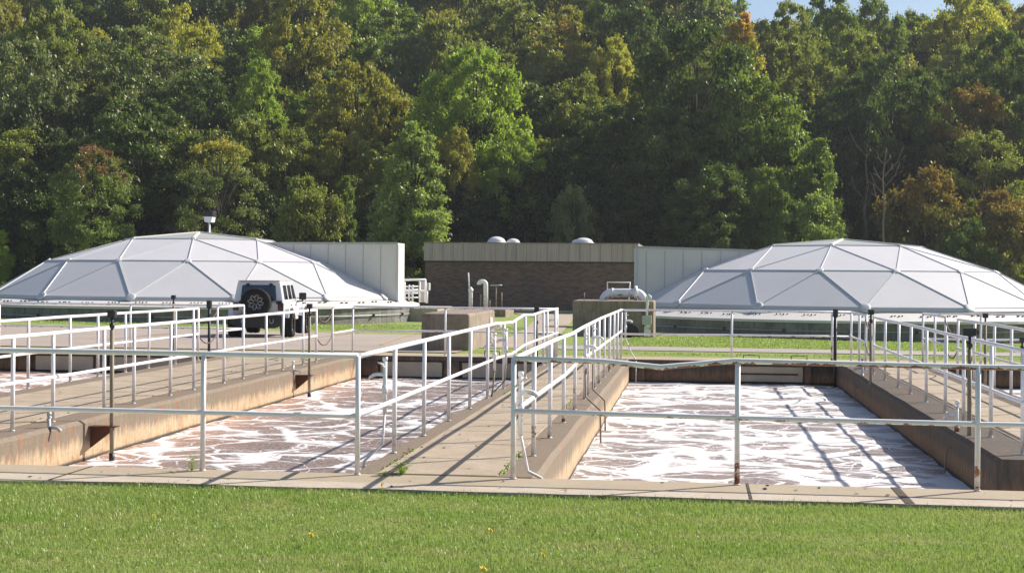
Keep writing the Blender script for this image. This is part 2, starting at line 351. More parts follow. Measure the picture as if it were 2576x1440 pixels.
g = bpy.data.objects.new('ground', npmesh('ground', V, np.array(F), M['grass'])); col.objects.link(g); g.data.polygons.foreach_set('use_smooth', [True]*len(g.data.polygons)); tag(g, 'mown green lawn and the wooded slope behind it', 'ground', kind='structure')

def sheet(name, quad, off, mat, label, cat, n=30, kind='structure'):
    a, b, c, d = [np.array(q[:2], float) for q in quad]; u, v = np.meshgrid(np.linspace(0,1,n+1), np.linspace(0,1,n+1))
    P = (a[None,None]*(1-u)[...,None]+b[None,None]*u[...,None])*(1-v)[...,None] + (d[None,None]*(1-u)[...,None]+c[None,None]*u[...,None])*v[...,None]
    z = gz(P[...,0], P[...,1])+off; V = np.stack([P[...,0].ravel(), P[...,1].ravel(), z.ravel()], 1); k = n+1
    F = np.array([(j*k+i, j*k+i+1, (j+1)*k+i+1, (j+1)*k+i) for j in range(n) for i in range(n)])
    o = bpy.data.objects.new(name, npmesh(name, V, F, mat)); col.objects.link(o); return tag(o, label, cat, kind=kind)
sheet('road', ((-60,19.95),(-2.45,19.95),(-2.45,35.5),(-60,39.5)), .012, M['asphalt'], 'worn brown-grey asphalt yard where the white car is parked', 'road', 40)
sheet('path', ((-2.45,22.6),(60,21.2),(60,24.3),(-2.45,25.4)), .014, M['path'], 'grey asphalt path between two strips of lawn', 'path', 40)
def G2(px, py): p = ground_at(px, py); return (p.x, p.y)
q = [G2(1215,874), G2(1345,874), G2(1440,806), G2(1352,800)]
sheet('pavement', q, .02, M['walkpale'], 'pale concrete walk leading to the brick building', 'pavement', 30)
sheet('pavement', [q[3], q[2], (q[2][0]+1.5, 70), (q[3][0]-2.5, 70)], .024, M['walkpale'], 'pale concrete apron in front of the brick building', 'pavement', 20)
for i, (a, b, lb) in enumerate((((1045,838),(958,868),'long yellow parking line beside the concrete block'), ((440,838),(250,858),'faint yellow parking line left of the white car'), ((905,836),(790,850),'faint yellow parking line right of the white car'))):
    A, B = Vector(G2(*a)), Vector(G2(*b)); nrm = Vector((-(B-A).y, (B-A).x)).normalized()*.05
    sheet('road_marking', [A-nrm, B-nrm, B+nrm, A+nrm], .022, M['yellow'], lb, 'marking', 6)

# front kerb, slightly wavy edge towards the lawn; sealed joints
mb = MB(); X0, X1, n = -24, 24, 160
top = []
for i in range(n+1):
    x = X0+(X1-X0)*i/n; e = -.80 - .035*(x-1)*(x-1)*.0 - (.22 if x < -2 else 0)*min(1, max(0, (-2-x)/2)) + .02*math.sin(x*3.1) - .012*max(0, x-2)
    mb.v += [(x, .10, -1.6), (x, .10, -.02), (x, .08, 0), (x, e, 0.0), (x, e, -.15)]
for i in range(n):
    for k in range(4): mb.f.append((i*5+k, (i+1)*5+k, (i+1)*5+k+1, i*5+k+1)); mb.sm.append(False)
k_ = mb.build('kerb', M['kerb']); tag(k_, 'low concrete kerb between the front lawn and the tanks', 'kerb', kind='structure')
jb = MB()
for x in (-2.55, 3.48, 4.72, -6.1, 7.6): jb.box((x-.012, -.80, -.02), (x+.012+(.05 if x == 4.72 else 0), .09, .004))
jn_ = jb.build('kerb_joint', M['bark']); jn_.parent = k_
# far kerb
mb = MB(); mb.box((-24, YF+.003, -.10), (24, 19.72, 0.0)); mb.box((-24, YF+.22, -1.6), (24, 19.72, -.10))
k2 = mb.build('kerb', M['kerb'], bevel=.015); _lp = MB().box((-24, YF-.004, -.105), (24, YF+.0, -.012)).build('lip', M['wall_shaded_grimy'], k2); tag(k2, 'concrete kerb along the far end of the tanks', 'kerb', kind='structure')

def walkway(x0, x1, y0, y1, label, slabx0, slabx1, wm='wall_sunny'):
    mb = MB(); c = .045
    poly = [(x0, -1.6), (x1, -1.6), (x1, -c), (x1-c, 0), (x0+c, 0), (x0, -c)]
    n = max(2, int((y1-y0)/.6)); 
    for k in range(n+1):
        y = y0+(y1-y0)*k/n
        for (px, pz) in poly: mb.v.append((px+.006*math.sin(y*2.3+pz*3)*(1 if pz > -1 else 0), y, pz+(.004*math.sin(y*3.7+px*5) if pz > -.1 else 0)))
    for k in range(n):
        for j in range(6): mb.f.append((k*6+j, k*6+(j+1) % 6, (k+1)*6+(j+1) % 6, (k+1)*6+j)); mb.sm.append(False)
    mb.f += [tuple(range(6))[::-1], tuple(n*6+j for j in range(6))]; mb.sm += [False]*2
    o = mb.build('walkway', M[wm]); o.data.materials.append(M['edge'])
    for i, p in enumerate(o.data.polygons):
        if p.normal.z > .3: p.material_index = 1
    tag(o, label, 'walkway', kind='structure')
    s = MB().box((slabx0, y0+.02, -.05), (slabx1, y1-.02, .008)).build('slab', M['walk'], o, bevel=.004); return o
walkway(-.10, 1.62, .10, YF+.1, 'concrete walkway between the two middle tanks', .16, 1.26)
walkway(-7.25, -4.38, 1.0, YF+.1, 'concrete walkway left of the middle tanks', -6.8, -4.85)
walkway(6.05, 8.05, 2.25, YF+.1, 'concrete walkway right of the middle tanks', 6.62, 7.55, 'wall_shaded_grimy')
walkway(-17, -13.45, 1.0, 17.6, 'concrete walkway at the far left tank', -16.5, -13.9)
def waterbody(x0, y0, x1, y1, label, extra=None):
    mb = MB(); nx, ny = max(2, int((x1-x0)/.12)), max(2, int((y1-y0)/.14)); r = random.Random(3)
    for j in range(ny+1):
        for i in range(nx+1):
            x = x0+(x1-x0)*i/nx; y = y0+(y1-y0)*j/ny; mb.v.append((x, y, -.5+.007*math.sin(x*5.1+1.3*math.sin(y*2.2))+.006*math.sin(y*6.3+x*2.1)+.004*r.random()))
    for j in range(ny):
        for i in range(nx): mb.f.append((j*(nx+1)+i, j*(nx+1)+i+1, (j+1)*(nx+1)+i+1, (j+1)*(nx+1)+i)); mb.sm.append(True)
    return tag(mb.build('water', M['water']), label, 'water', kind='structure')
waterbody(-4.39, .1, -.09, YF+.05, 'brown foamy water in the left middle tank')
waterbody(1.61, .1, 6.06, YF+.05, 'brown foamy water in the right middle tank')
waterbody(6.06, .1, 8.05, 2.26, 'foam in the gap before the right walkway')
waterbody(-13.5, .1, -7.24, YF+.05, 'foamy water in the far left tank')
waterbody(8.04, .1, 20, YF+.05, 'brown water in the far right tank')
waterbody(-7.24, .1, -4.39, 1.01, 'foam in the gap before the left walkway')

# far tank walls with their recessed boards and piers
def farwall(x0, x1, panels, piers, label):
    t = empty('tank_wall', (x0, YF, -.5), label, 'wall')
    par(MB().box((x0, YF+.12, -1.6), (x1, YF+.215, -.101)).build('wall', M['wall_shaded_grimy']), t)
    for (a, b, z0, z1) in panels:
        pm = MB(); pm.box((a, YF+.06, z0), (b, YF+.119, z1))
        po = par(pm.build('board', M['panel_far'], bevel=.01), t)
        bm = MB().box((a+.04, YF+.03, (z0+z1)/2-.015), (b-.1, YF+.058, (z0+z1)/2+.02)); 
        if b-a < 1.9 and a > 1: par(bm.build('brace', M['ruststeel']), t)
    for (a, b) in piers: par(MB().box((a, YF+.01, -1.6), (b, YF+.119, -.106)).build('pier', M['wall_shaded_grimy'], bevel=.02), t)
    return t
farwall(-4.38, -.10, [(-3.95, -2.55, -.47, -.14), (-2.1, -.3, -.47, -.14)], [(-4.37, -4.0), (-2.5, -2.15)], 'far wall of the left middle tank with pale boards beside a pier')
farwall(1.62, 6.05, [(3.95, 5.35, -.45, -.12)], [(1.63, 1.95), (5.4, 5.52)], 'far wall of the right middle tank with one pale braced board')
farwall(-13.4, -7.25, [(-12.1, -10.7, -.46, -.13), (-10.3, -8.2, -.46, -.13)], [(-12.5, -12.2), (-10.65, -10.35)], 'far wall of the far left tank, mostly in shadow')
farwall(8.05, 20, [], [], 'far wall of the far right tank, plain brown concrete')
for i, (px, lb) in enumerate(((1890, 'left one of two small dark lifting handles on the right tank kerb'), (2010, 'right one of two small dark lifting handles on the right tank kerb'), (1238, 'left one of two dark lifting handles behind the middle walkway railing'), (1312, 'right one of two dark lifting handles behind the middle walkway railing'))):
    p = atY(px, 905, YF+.3); mb = MB(); wd = .17
    mb.tube([(p.x-wd, p.y, 0), (p.x-wd, p.y, .11), (p.x+wd, p.y, .11), (p.x+wd, p.y, 0)], .012, 6); tag(mb.build('handle', M['black']), lb, 'handle', 'lifting handles on the far kerb')

# ================================================================== railings
PM = {}
def post_mesh(mat, h=1.07, r=.0235):
    k = (mat.name, h)
    if k not in PM:
        mb = MB().tube([(0,0,0),(0,0,h)], r, 12); mb.tube([(0,0,0),(0,0,.012)], r*1.25, 12)
        me = bpy.data.meshes.new('post'); me.from_pydata(mb.v, [], mb.f); me.polygons.foreach_set('use_smooth', mb.sm); me.materials.append(mat); PM[k] = me
    return PM[k]
def railing(label, runs, posts, mid=.54, mat='rail', group='white pipe railings around the tanks', bends=None, midbends=None, mat2=None, endcap=True):
    """runs: list of polylines of (x, y); posts: list of (x, y)"""
    x0, y0 = runs[0][0][:2]; t = empty('railing', (x0, y0, 0), label, 'railing', group)
    rr = random.Random(int((x0*7+y0*13)*10))
    for run in runs:
        pts = []
        for a, b in zip(run[:-1], run[1:]):
            A, B = Vector(a[:2]), Vector(b[:2]); k = max(1, int((B-A).length/1.0))
            for i in range(k): pts.append(A.lerp(B, i/k))
        pts.append(Vector(run[-1][:2]))
        def zoff(p, tab):
            if not tab: return rr.uniform(-.004, .004)
            tx = [q[0] for q in tab]; s = p.y if abs(run[0][0]-run[-1][0]) < .1 else p.x
            return float(np.interp(s, tx, [q[1] for q in tab]))
        extra = bends or []
        for nm, z, tab in (('top_rail', 1.07, bends), ('mid_rail', mid, midbends)):
            pl = list(pts)
            if tab:
                ax = 1 if abs(run[0][0]-run[-1][0]) < .1 else 0
                A, B = Vector(run[0][:2]), Vector(run[-1][:2])
                for q in tab:
                    if abs(B[ax]-A[ax]) > 1e-6:
                        f = (q[0]-A[ax])/(B[ax]-A[ax])
                        if 0 < f < 1 and min((A.lerp(B, f)-p_).length for p_ in pl) > .03: pl.append(A.lerp(B, f))
                pl.sort(key=lambda p: (p-A).length)
            mb = MB().tube([(p.x, p.y, z+zoff(p, tab)) for p in pl], .0245 if nm == 'top_rail' else .0225, 12)
            par(mb.build(nm, M[mat if nm == 'top_rail' or not mat2 else mat2]), t)
    me = post_mesh(M[mat2 or mat])
    for i, (x, y) in enumerate(posts):
        o = bpy.data.objects.new('post', me); col.objects.link(o); o.parent = t; o.location = (x-x0, y-y0, 0)
        s = Vector((x, y)); o.rotation_euler = (rr.uniform(-.006, .006), rr.uniform(-.006, .006), 0)
    return t
railing('front railing at lower left, along the kerb in front of the left tank', [[(-8, 0), (0, 0)]], [(-7.2, 0), (-5.4, 0), (-3.5, 0), (-1.45, 0), (0, 0)], .535, 'rail')
ml = [1.59, 3.18, 4.83, 6.49, 8.15, 9.96, 11.38, 12.87, 14.35, 15.93, 16.75, 18.4]
railing('railing on the left side of the middle walkway, bent near its far end', [[(0, .03), (0, L)]], [(0, y) for y in ml] + [(0, L)], .535,
        'rail', bends=[(0, 0), (9, 0), (11, -.045), (12.6, .035), (14, .0), (16, .02), (18.9, .01)], midbends=[(0, 0), (9, 0), (11, -.03), (12.8, .03), (14.4, .03), (16, .02), (18.9, .01)])
mr_ = [1.61, 3.22, 4.92, 6.6, 8.32, 9.03, 10.33, 11.49, 12.9, 14.51, 16.0, 17.3]
railing('peeling railing on the right side of the middle walkway', [[(1.42, .03), (1.42, L)]], [(1.42, y) for y in mr_] + [(1.42, L)], .60, 'rail_worn', bends=[(0, .0), (4, .0), (6, -.02), (8, .0), (12, .015), (18.9, 0)], midbends=[(0, .0), (5, -.02), (7, .02), (12, 0), (18.9, 0)])
railing('dented rusty front railing at lower right, along the kerb before the right tank', [[(1.42, 0), (5.42, 0), (10, -.02)]], [(1.42, 0), (3.39, 0), (5.42, 0), (7.4, 0), (9.4, -.02)], .585, 'rail_rusty',
        bends=[(1.42, 0), (2.2, -.01), (2.72, -.055), (3.35, .012), (5.4, -.01), (10, 0)], midbends=[(1.42, .02), (3.4, .0), (5.4, -.012), (10, -.01)], mat2='rail_worn')
lr = [1.1, 2.71, 3.74, 5.24, 6.23, 7.61, 8.6, 10.02, 11.02, 12.34, 13.39, 14.79, 15.77]
railing('railing on the right side of the left walkway, up to the chain gap', [[(-4.65, 1.05), (-4.65, 15.77)]], [(-4.65, y) for y in lr], .54)
railing('short railing with a corner behind the chain, right of the left walkway', [[(-4.65, 17.09), (-4.65, L)]], [(-4.65, 17.09), (-4.65, L)], .54)
railing('far railing between the left and the middle walkway', [[(-4.65, L), (0, L)]], [(-2.52, L)], .54, 'rail_worn')
XL = -7.2
ll = [2.4, 4.2, 5.9, 7.2, 8.3, 9.8, 10.9, 12.1, 13.2, 14.6, 15.6]
railing('railing on the left side of the left walkway, up to the chain gap', [[(XL, 1.05), (XL, 15.9)]], [(XL, y) for y in ll] + [(XL, 15.9)], .54)
railing('short bright railing left of the parked white car', [[(XL, 17.1), (XL, L)]], [(XL, 17.1), (XL, L)], .54)
railing('far railing behind the far left tank', [[(-13.1, L), (XL, L)]], [(-9.9, L)], .54, 'rail_worn')
railing('railing running to a corner above the far left tank', [[(-13.1, 8), (-13.1, L)]], [(-13.1, 10), (-13.1, 12.5), (-13.1, 15), (-13.1, 17.4), (-13.1, L)], .54)
rl = [2.7, 4.3, 5.95, 7.28, 8.86, 10.4, 11.74, 13.41, 15.05]
railing('railing on the left side of the right walkway', [[(6.39, 2.5), (6.39, 15.05)]], [(6.39, y) for y in rl], .54)
railing('short railing at the right corner of the right tank', [[(6.39, 16.31), (6.39, L)]], [(6.39, 16.31), (6.39, 17.41), (6.39, L)], .54)
railing('far railing behind the right middle tank', [[(1.42, L), (6.39, L)]], [(3.83, L), (5.98, L)], .54, 'rail_worn')
XR = 7.82
railing('railing on the right side of the right walkway', [[(XR, 2.5), (XR, 14.4)]], [(XR, y) for y in (2.7, 4.4, 6.1, 7.6, 8.75, 9.95, 11.2, 12.85, 14.4)], .54)
railing('short railing at the corner before the far right tank', [[(XR, 15.7), (XR, 18.4)]], [(XR, 15.7), (XR, 16.9), (XR, 18.4)], .54)
railing('far railing behind the far right tank', [[(XR, 18.4), (20, 18.4)]], [(9.0, 18.4), (11.2, 18.4), (14, 18.4)], .54, 'rail_worn')
def chain(x, y0, y1, z, label):
    mb = MB(); pts = [(x, y0+(y1-y0)*t/10, z-.20*(1-(2*t/10-1)**2)) for t in range(11)]
    tag(mb.tube(pts, .013, 6).build('safety_chain', M['rope']), label, 'chain', 'chains across the railing gaps')
for X, a, b, nm in ((-4.65, 15.77, 17.09, 'right side of the left walkway'), (XL, 15.9, 17.1, 'left side of the left walkway'), (6.39, 15.05, 16.31, 'left side of the right walkway'), (XR, 14.4, 15.7, 'right side of the right walkway')):
    chain(X, a, b, 1.0, 'upper sagging brown chain across the gap on the '+nm); chain(X, a, b, .52, 'lower sagging brown chain across the gap on the '+nm)

# ================================================================== poles, probes and sampling taps at the tanks
def black_pole(px, x, y, label, r=.035, top=1.12):
    t = empty('gate_pole', (x, y, -.5), label, 'pole', 'black poles in the tank corners')
    par(MB().tube([(x, y, -1), (x, y, top)], r, 12).build('pole', M['black']), t)
    par(MB().box((x-.05, y-.05, top-.14), (x+.05, y+.05, top+.03)).build('cap', M['black'], bevel=.01), t)
black_pole(0, 5.98, 18.2, 'black pole standing in the far right corner of the right middle tank')
black_pole(0, -.32, 17.6, 'black pole seen through the middle walkway railing at its far end')
black_pole(0, -7.42, 17.2, 'black pole with a brown cap left of the parked white car', .03, 1.18)
def probe(px, pyt, pyb, wx, label, capk=0, bracket=True, side=1, zt=None):
    """a weathered pipe standing in the water close to a wall at x = wx; px, pyb: where it meets the water"""
    b = atz(px, pyb, -.5); x, y = b.x, b.y; t0 = atY(px, pyt, y); top = t0.z
    t = empty('probe_pipe', (x, y, -.5), label, 'probe', 'weathered probe pipes with dark caps')
    lean = (t0.x-x)*.55
    P = lambda z: (x+lean*(z+.5)/(top+.5), y, z)
    par(MB().tube([P(-.9), P(top-.22)], .026, 10).build('pipe', M['brownpipe']), t)
    par(MB().tube([P(-.55), P(-.42)], .034, 10).build('wet_foot', M['black']), t)
    c = MB().tube([P(top-.24), P(top-.05)], .017, 10); c.tube([P(top-.20), P(top-.14)], .032, 10)
    par(c.build('coupling', M['black']), t)
    q = Vector(P(top-.02)); par(MB().box((q.x-.05-.03*capk, q.y-.04, q.z-.05), (q.x+.05+.02*capk, q.y+.04, q.z+.04)).build('cap', M['black'], bevel=.008), t)
    if bracket:
        q = Vector(P(-.12)); bb = MB(); bb.prism([(wx, -.10), (q.x, -.10), (q.x+.03*side, -.12), (q.x, -.15), (wx, -.36)], q.y-.012, q.y+.012)
        bb.box((min(wx, q.x)-.0, q.y-.07, -.10), (max(wx, q.x)+.04*side*(1 if side > 0 else 0)+.03, q.y+.07, -.085))
        par(bb.build('bracket', M['ruststeel']), t)
    return t
probe(281, 784, 1155, -4.38, 'brown probe pipe with black cap, nearest in the left middle tank')
probe(778, 766, 998, -4.38, 'brown probe pipe with black cap by the chain gap of the left middle tank')
probe(2190, 781, 1033, 6.05, 'brown probe pipe in front of the chain gap at the right middle tank', side=-1)
probe(2438, 829, 1203, 6.05, 'brown probe pipe with wide black cap behind the lower right post', 1, side=-1)
probe(436, 744, 935, -13.4, 'tall thin probe pipe before the left dome', 0, False)
probe(2478, 790, 1000, 8.05, 'brown probe pipe in the far right tank', 0, False)
probe(2571, 850, 1010, 8.05, 'short dark probe pipe at the right edge of the photo', 0, False)

def tap(x, y, zt, pts, label, side=1, n=1, mat='pipe', low='brownpipe'):
    """a white sampling riser with a spout; pts: offsets of the pipe below it"""
    t = empty('sampling_tap', (x, y, 0), label, 'tap', 'white sampling taps on the railings')
    par(MB().tube([(x, y, zt), (x, y, zt-.55)], .021, 10).build('riser', M[mat]), t)
    par(MB().tube([(x, y, zt+.02), (x, y, zt-.02)], .027, 10).build('cap', M[mat]), t); par(MB().tube([(x, y, zt-.27), (x, y, zt-.35)], .030, 10).build('valve', M[mat]), t)
    s = side; par(MB().tube([(x, y, zt-.16), (x+.07*s, y-.01, zt-.157), (x+.11*s, y-.02, zt-.165), (x+.14*s, y-.02, zt-.185), (x+.15*s, y-.02, zt-.205)], .021, 8).build('spout', M[mat]), t)
    h = MB().tube([(x, y-.03, zt-.08), (x+.02*s, y-.06, zt-.06)], .008, 6); h.tube([(x+.0, y-.06, zt-.06), (x+.06*s, y-.07, zt-.03)], .010, 6); par(h.build('lever', M[mat]), t)
    par(MB().tube([(x, y, zt-.54)]+[(x+a, y+b, c) for a, b, c in pts], .013, 8).build('drain_pipe', M[low if low else mat]), t)
tap(-.08, 1.50, .96, [(-.02, 0, .10), (-.18, -.12, -.06), (-.24, -.15, -.35), (-.24, -.15, -.6)], 'white tap beside the second post of the middle walkway left railing', -1, low='rail_worn')
tap(1.47, .10, .93, [(.04, 0, .20), (.07, 0, .06), (.19, -.02, .005), (.28, -.02, -.1)], 'white tap on the corner post at the start of the middle walkway', 1, low='rail_worn')
tap(1.49, 7.5, .98, [(.01, 0, .10), (.24, -.35, -.05), (.25, -.35, -.6)], 'nearer one of two white taps halfway along the middle walkway', 1)
tap(1.50, 8.9, 1.05, [(.0, 0, .10), (.20, -.25, -.05), (.21, -.25, -.6)], 'farther one of two white taps halfway along the middle walkway', 1)
tap(.06, 8.45, .93, [(-.02, 0, .12), (-.04, 0, .0)], 'white tap with rusty joint on the middle walkway left railing', -1)
tap(.06, 9.75, .95, [(-.02, 0, .14), (-.2, -.1, -.06), (-.22, -.1, -.6)], 'white tap behind a post farther along the middle walkway left railing', -1)
tap(1.52, L-.2, 1.0, [(.12, 0, .16), (.24, -.05, -.03), (.25, -.3, -.12), (.25, -.3, -.6)], 'white tap with a slanting pipe at the far end of the middle walkway', 1, low='rail_worn')
tap(.0, L-.35, 1.0, [(-.04, 0, .0)], 'tan stained tap at the far left corner of the middle walkway', -1)
tap(-4.42, 3.15, .16, [(0, 0, -.42)], 'small grey stub pipe on the near left tank wall', 1, mat='galv')
tap(-4.42, 13.3, .16, [(0, 0, -.42)], 'small pale stub pipe on the far part of the left tank wall', 1, mat='pipe')
tap(6.12, 14.5, .30, [(-.12, 0, -.2), (-.14, 0, -.6)], 'small grey stub pipe at the chain gap of the right walkway', -1, mat='galv')
tap(6.12, 4.9, .35, [(-.12, 0, -.2), (-.14, 0, -.6)], 'small white stub pipe behind the lower right post', -1, mat='pipe')

# ================================================================== domes
def dome(cx, cy, Rr, zb, r1, z1, r2, z2, za, a, tc, label, walltop, dorm, skirtz):
    t = empty('dome', (cx, cy, zb-1.2), label, 'dome', 'domed tank covers')
    def nd(rr, z, ang): th = R(tc-ang); return Vector((cx+rr*math.sin(th), cy+rr*math.cos(th), z))
    st = 360/14
    B = [nd(Rr, zb, a+st/2+st*i) for i in range(14)]; S = [nd(r1, z1, a+st*i) for i in range(14)]; T = [nd(r2, z2, a+2*st*i) for i in range(7)]; A = Vector((cx, cy, za))
    pn = MB(); ribs = MB(); capm = MB()
    up = Vector((0, 0, 1))
    tris = []
    for i in range(7):
        s0, s1, s2 = S[2*i-1], S[2*i], S[(2*i+1) % 14]; T0, T1 = T[i], T[(i+1) % 7]
        tris += [(T0, s0, s1), (T0, s1, s2), (T0, s2, T1)]
    for i in range(14):
        tris += [(S[i], B[i-1], B[i]), (S[i], B[i], S[(i+1) % 14])]
    r_ = random.Random(5)
    for p, q, s in tris:
        n = (q-p).cross(s-p); n = n if n.z > 0 else -n; n.normalize()
        c = (p+q+s)/3; k = [c+(x-c)*.955 for x in (p, q, s)]
        lift = n*.012
        vs = [p, q, s] + [x+lift for x in k]
        pn.add(vs, [(3, 4, 5), (0, 1, 4, 3), (1, 2, 5, 4), (2, 0, 3, 5)])
    par(pn.build('panels', M['alu']), t)
    edges = set()
    def E(p, q, rad=.014, mb=ribs):
        n = ((p+q)/2-Vector((cx, cy, -12))).normalized(); d = (q-p).normalized(); s = d.cross(n).normalized()*rad*1.6
        h = n*.045; vs = [p-s, p+s, q+s, q-s, p-s*.7+h, p+s*.7+h, q+s*.7+h, q-s*.7+h]
        mb.add(vs, [(4,5,6,7), (0,1,5,4), (1,2,6,5), (2,3,7,6), (3,0,4,7)])
    for i in range(7):
        E(T[i], T[(i+1) % 7]); 
        for s in (S[2*i-1], S[2*i], S[(2*i+1) % 14]): E(T[i], s)
    for i in range(14): E(S[i], S[(i+1) % 14]); E(S[i], B[i-1]); E(S[i], B[i]); E(B[i], B[(i+1) % 14])
    par(ribs.build('ribs', M['alu2']), t)
    # raised centre cap of shallow panels
    cm = MB(); Tt = [p+Vector((0, 0, .05)) for p in T]; At = A+Vector((0, 0, .0))
    for i in range(7):
        p, q = Tt[i], Tt[(i+1) % 7]; cm.add([At, p, q, p-Vector((0,0,.12)), q-Vector((0,0,.12))], [(0, 1, 2), (1, 3, 4, 2)])
    par(cm.build('centre_cap', M['cap']), t); rb2 = MB()
    for i in range(7): E(At, Tt[i], .05, rb2)
    par(rb2.build('cap_ribs', M['ledge']), t)
    hubm = None
    for k, p in enumerate(T+S+B):
        big = .12 if k < 7 else .16 if k < 21 else .22
        n = (p-Vector((cx, cy, -9))).normalized()
        if hubm is None:
            hm = MB().lathe([(0, .05), (.6, .048), (.92, .03), (1.0, .0), (.95, -.06), (.0, -.06)], 20); hubm = bpy.data.meshes.new('hub'); hubm.from_pydata(hm.v, [], hm.f); hubm.polygons.foreach_set('use_smooth', hm.sm); hubm.materials.append(M['alu2'])
        o = bpy.data.objects.new('hub', hubm); col.objects.link(o); o.parent = t; o.location = p+n*.03-t.location; o.rotation_euler = n.to_track_quat('Z', 'Y').to_euler(); o.scale = (big, big, .6)
    # skirt (polygonal), flashing, sloping ledge, concrete wall
    sk = MB(); fl = MB()
    for i in range(14):
        p, q = B[i-1], B[i]; c = Vector((cx, cy, 0)); o1 = (p-c)*1.012+c; o2 = (q-c)*1.012+c
        z0 = zb-.12; z1_ = skirtz-.02
        sk.add([Vector((p.x, p.y, zb+.02)), Vector((q.x, q.y, zb+.02)), Vector((o2.x, o2.y, z0)), Vector((o1.x, o1.y, z0)), ], [(0, 1, 2, 3)])
        o3 = (q-c)*1.004+c; o4 = (p-c)*1.004+c
        fl.add([Vector((o4.x, o4.y, z0)), Vector((o3.x, o3.y, z0)), Vector((o3.x, o3.y, z1_)), Vector((o4.x, o4.y, z1_))], [(0, 1, 2, 3)])
    par(sk.build('skirt', M['alu2']), t); par(fl.build('flashing', M['ledge']), t)
    Mx = Matrix.Translation((cx, cy, 0)); RW = Rr+.95
    lg = MB().lathe([(Rr*.95, skirtz+.01), (Rr+.05, skirtz+.005), (RW+.05, walltop+.10), (RW+.07, walltop), (RW, walltop)], 84, Mx, smooth=False)
    par(lg.build('ledge', M['ledge']), t)
    wl = MB().lathe([(RW-.02, walltop), (RW-.02, -1.6)], 84, Mx); wl.lathe([(RW+.0, walltop-.36), (RW+.012, walltop-.38), (RW+.0, walltop-.4)], 84, Mx)
    par(wl.build('wall', M['domewall']), t)
    bt = MB(); rr = random.Random(9); jb_ = MB()
    for m_ in range(4): bt.box(((m_-1.5)*.14-.02, -.05+.07*(m_ % 2), -.02), ((m_-1.5)*.14+.02, .02+.07*(m_ % 2), .06))  # row of small black boxes set on the ledge
    jb_.box((-.05, -.05, -.07), (.05, .05, .05))
    def mk(mb, nm):
        me = bpy.data.meshes.new(nm); me.from_pydata(mb.v, [], mb.f); me.materials.append(M['black']); return me
    bm_, cm_ = mk(bt, 'dark_box_row'), mk(jb_, 'conduit_clip')
    for k in range(56):
        th = 2*math.pi*k/56
        if math.cos(th-R(tc)) < -.15: continue
        rad = Rr+.45+rr.uniform(-.1, .1); z = skirtz+.005+(walltop+.10-skirtz)*((rad-Rr)/.95)
        o = bpy.data.objects.new('dark_box_row', bm_); col.objects.link(o); o.parent = t; o.location = Vector((cx+rad*math.sin(th), cy+rad*math.cos(th), z))-t.location; o.rotation_euler = (0, 0, -th+math.pi)
    cond = MB().lathe([(RW+.04, walltop-.30), (RW+.055, walltop-.315), (RW+.04, walltop-.33)], 84, Mx)
    par(cond.build('conduit', M['galv']), t)
    for k in range(26):
        th = 2*math.pi*k/26+.07
        if math.cos(th-R(tc)) < -.15: continue
        o = bpy.data.objects.new('conduit_clip', cm_); col.objects.link(o); o.parent = t; o.location = Vector((cx+(RW+.05)*math.sin(th), cy+(RW+.05)*math.cos(th), walltop-.30))-t.location
    # entrance box
    x0, x1, y0, y1, ztl, ztr, zbt = dorm
    dm = MB().add([(x0,y0,zbt),(x1,y0,zbt),(x1,y1,zbt),(x0,y1,zbt),(x0,y0,ztl),(x1,y0,ztr),(x1,y1,ztr),(x0,y1,ztl)], [(0,3,2,1),(4,5,6,7),(0,1,5,4),(1,2,6,5),(2,3,7,6),(3,0,4,7)])
    db = par(dm.build('entrance_box', M['clad']), t); tr = MB(); sgn = 1 if x1 > x0 else -1
    lo, hi = min(x0, x1), max(x0, x1); k = lo+.5
    while k < hi-.1:
        tr.box((k-.012, y0-.02, zbt), (k+.012, y0-.003, min(ztl, ztr))); k += .83
    zt = lambda x: ztl+(ztr-ztl)*(x-x0)/(x1-x0)
    tr.add([(x0,y0-.05,zt(x0)-.06),(x1,y0-.05,zt(x1)-.06),(x1,y0-.05,zt(x1)+.03),(x0,y0-.05,zt(x0)+.03),(x0,y0+.1,zt(x0)+.035),(x1,y0+.1,zt(x1)+.035)], [(0,1,2,3),(3,2,5,4)])
    o = tr.build('trim', M['galv']); o.parent = db
    e = MB().box((x1-sgn*.02-.06, y0-.06, zbt), (x1-sgn*.02+.06, y0-.004, ztr-.08)); ob = e.build('corner_trim', M['alu2']); ob.parent = db
    return t, B, S, T
Dl = atd(1000, 755, 65.6); Dr = atd(1597, 750, 64.5)
dome(-20.5, 52.99, 9.545, .77, 6.863, 2.30, 3.585, 3.324, 3.736, -3.74, 160.27, 'pale faceted dome at left, behind the parked white car', .32, (-18.5, Dl.x, Dl.y, Dl.y+1.5, 3.22, 3.25, .1), .62)
dome(9.71, 53.84, 9.474, .647, 6.886, 2.093, 3.552, 3.20, 3.561, -7.44, -174.23, 'pale faceted dome at right, cut by the right edge of the photo', .06, (8.0, Dr.x, Dr.y, Dr.y+1.5, 2.95, 3.15, -.4), .44)

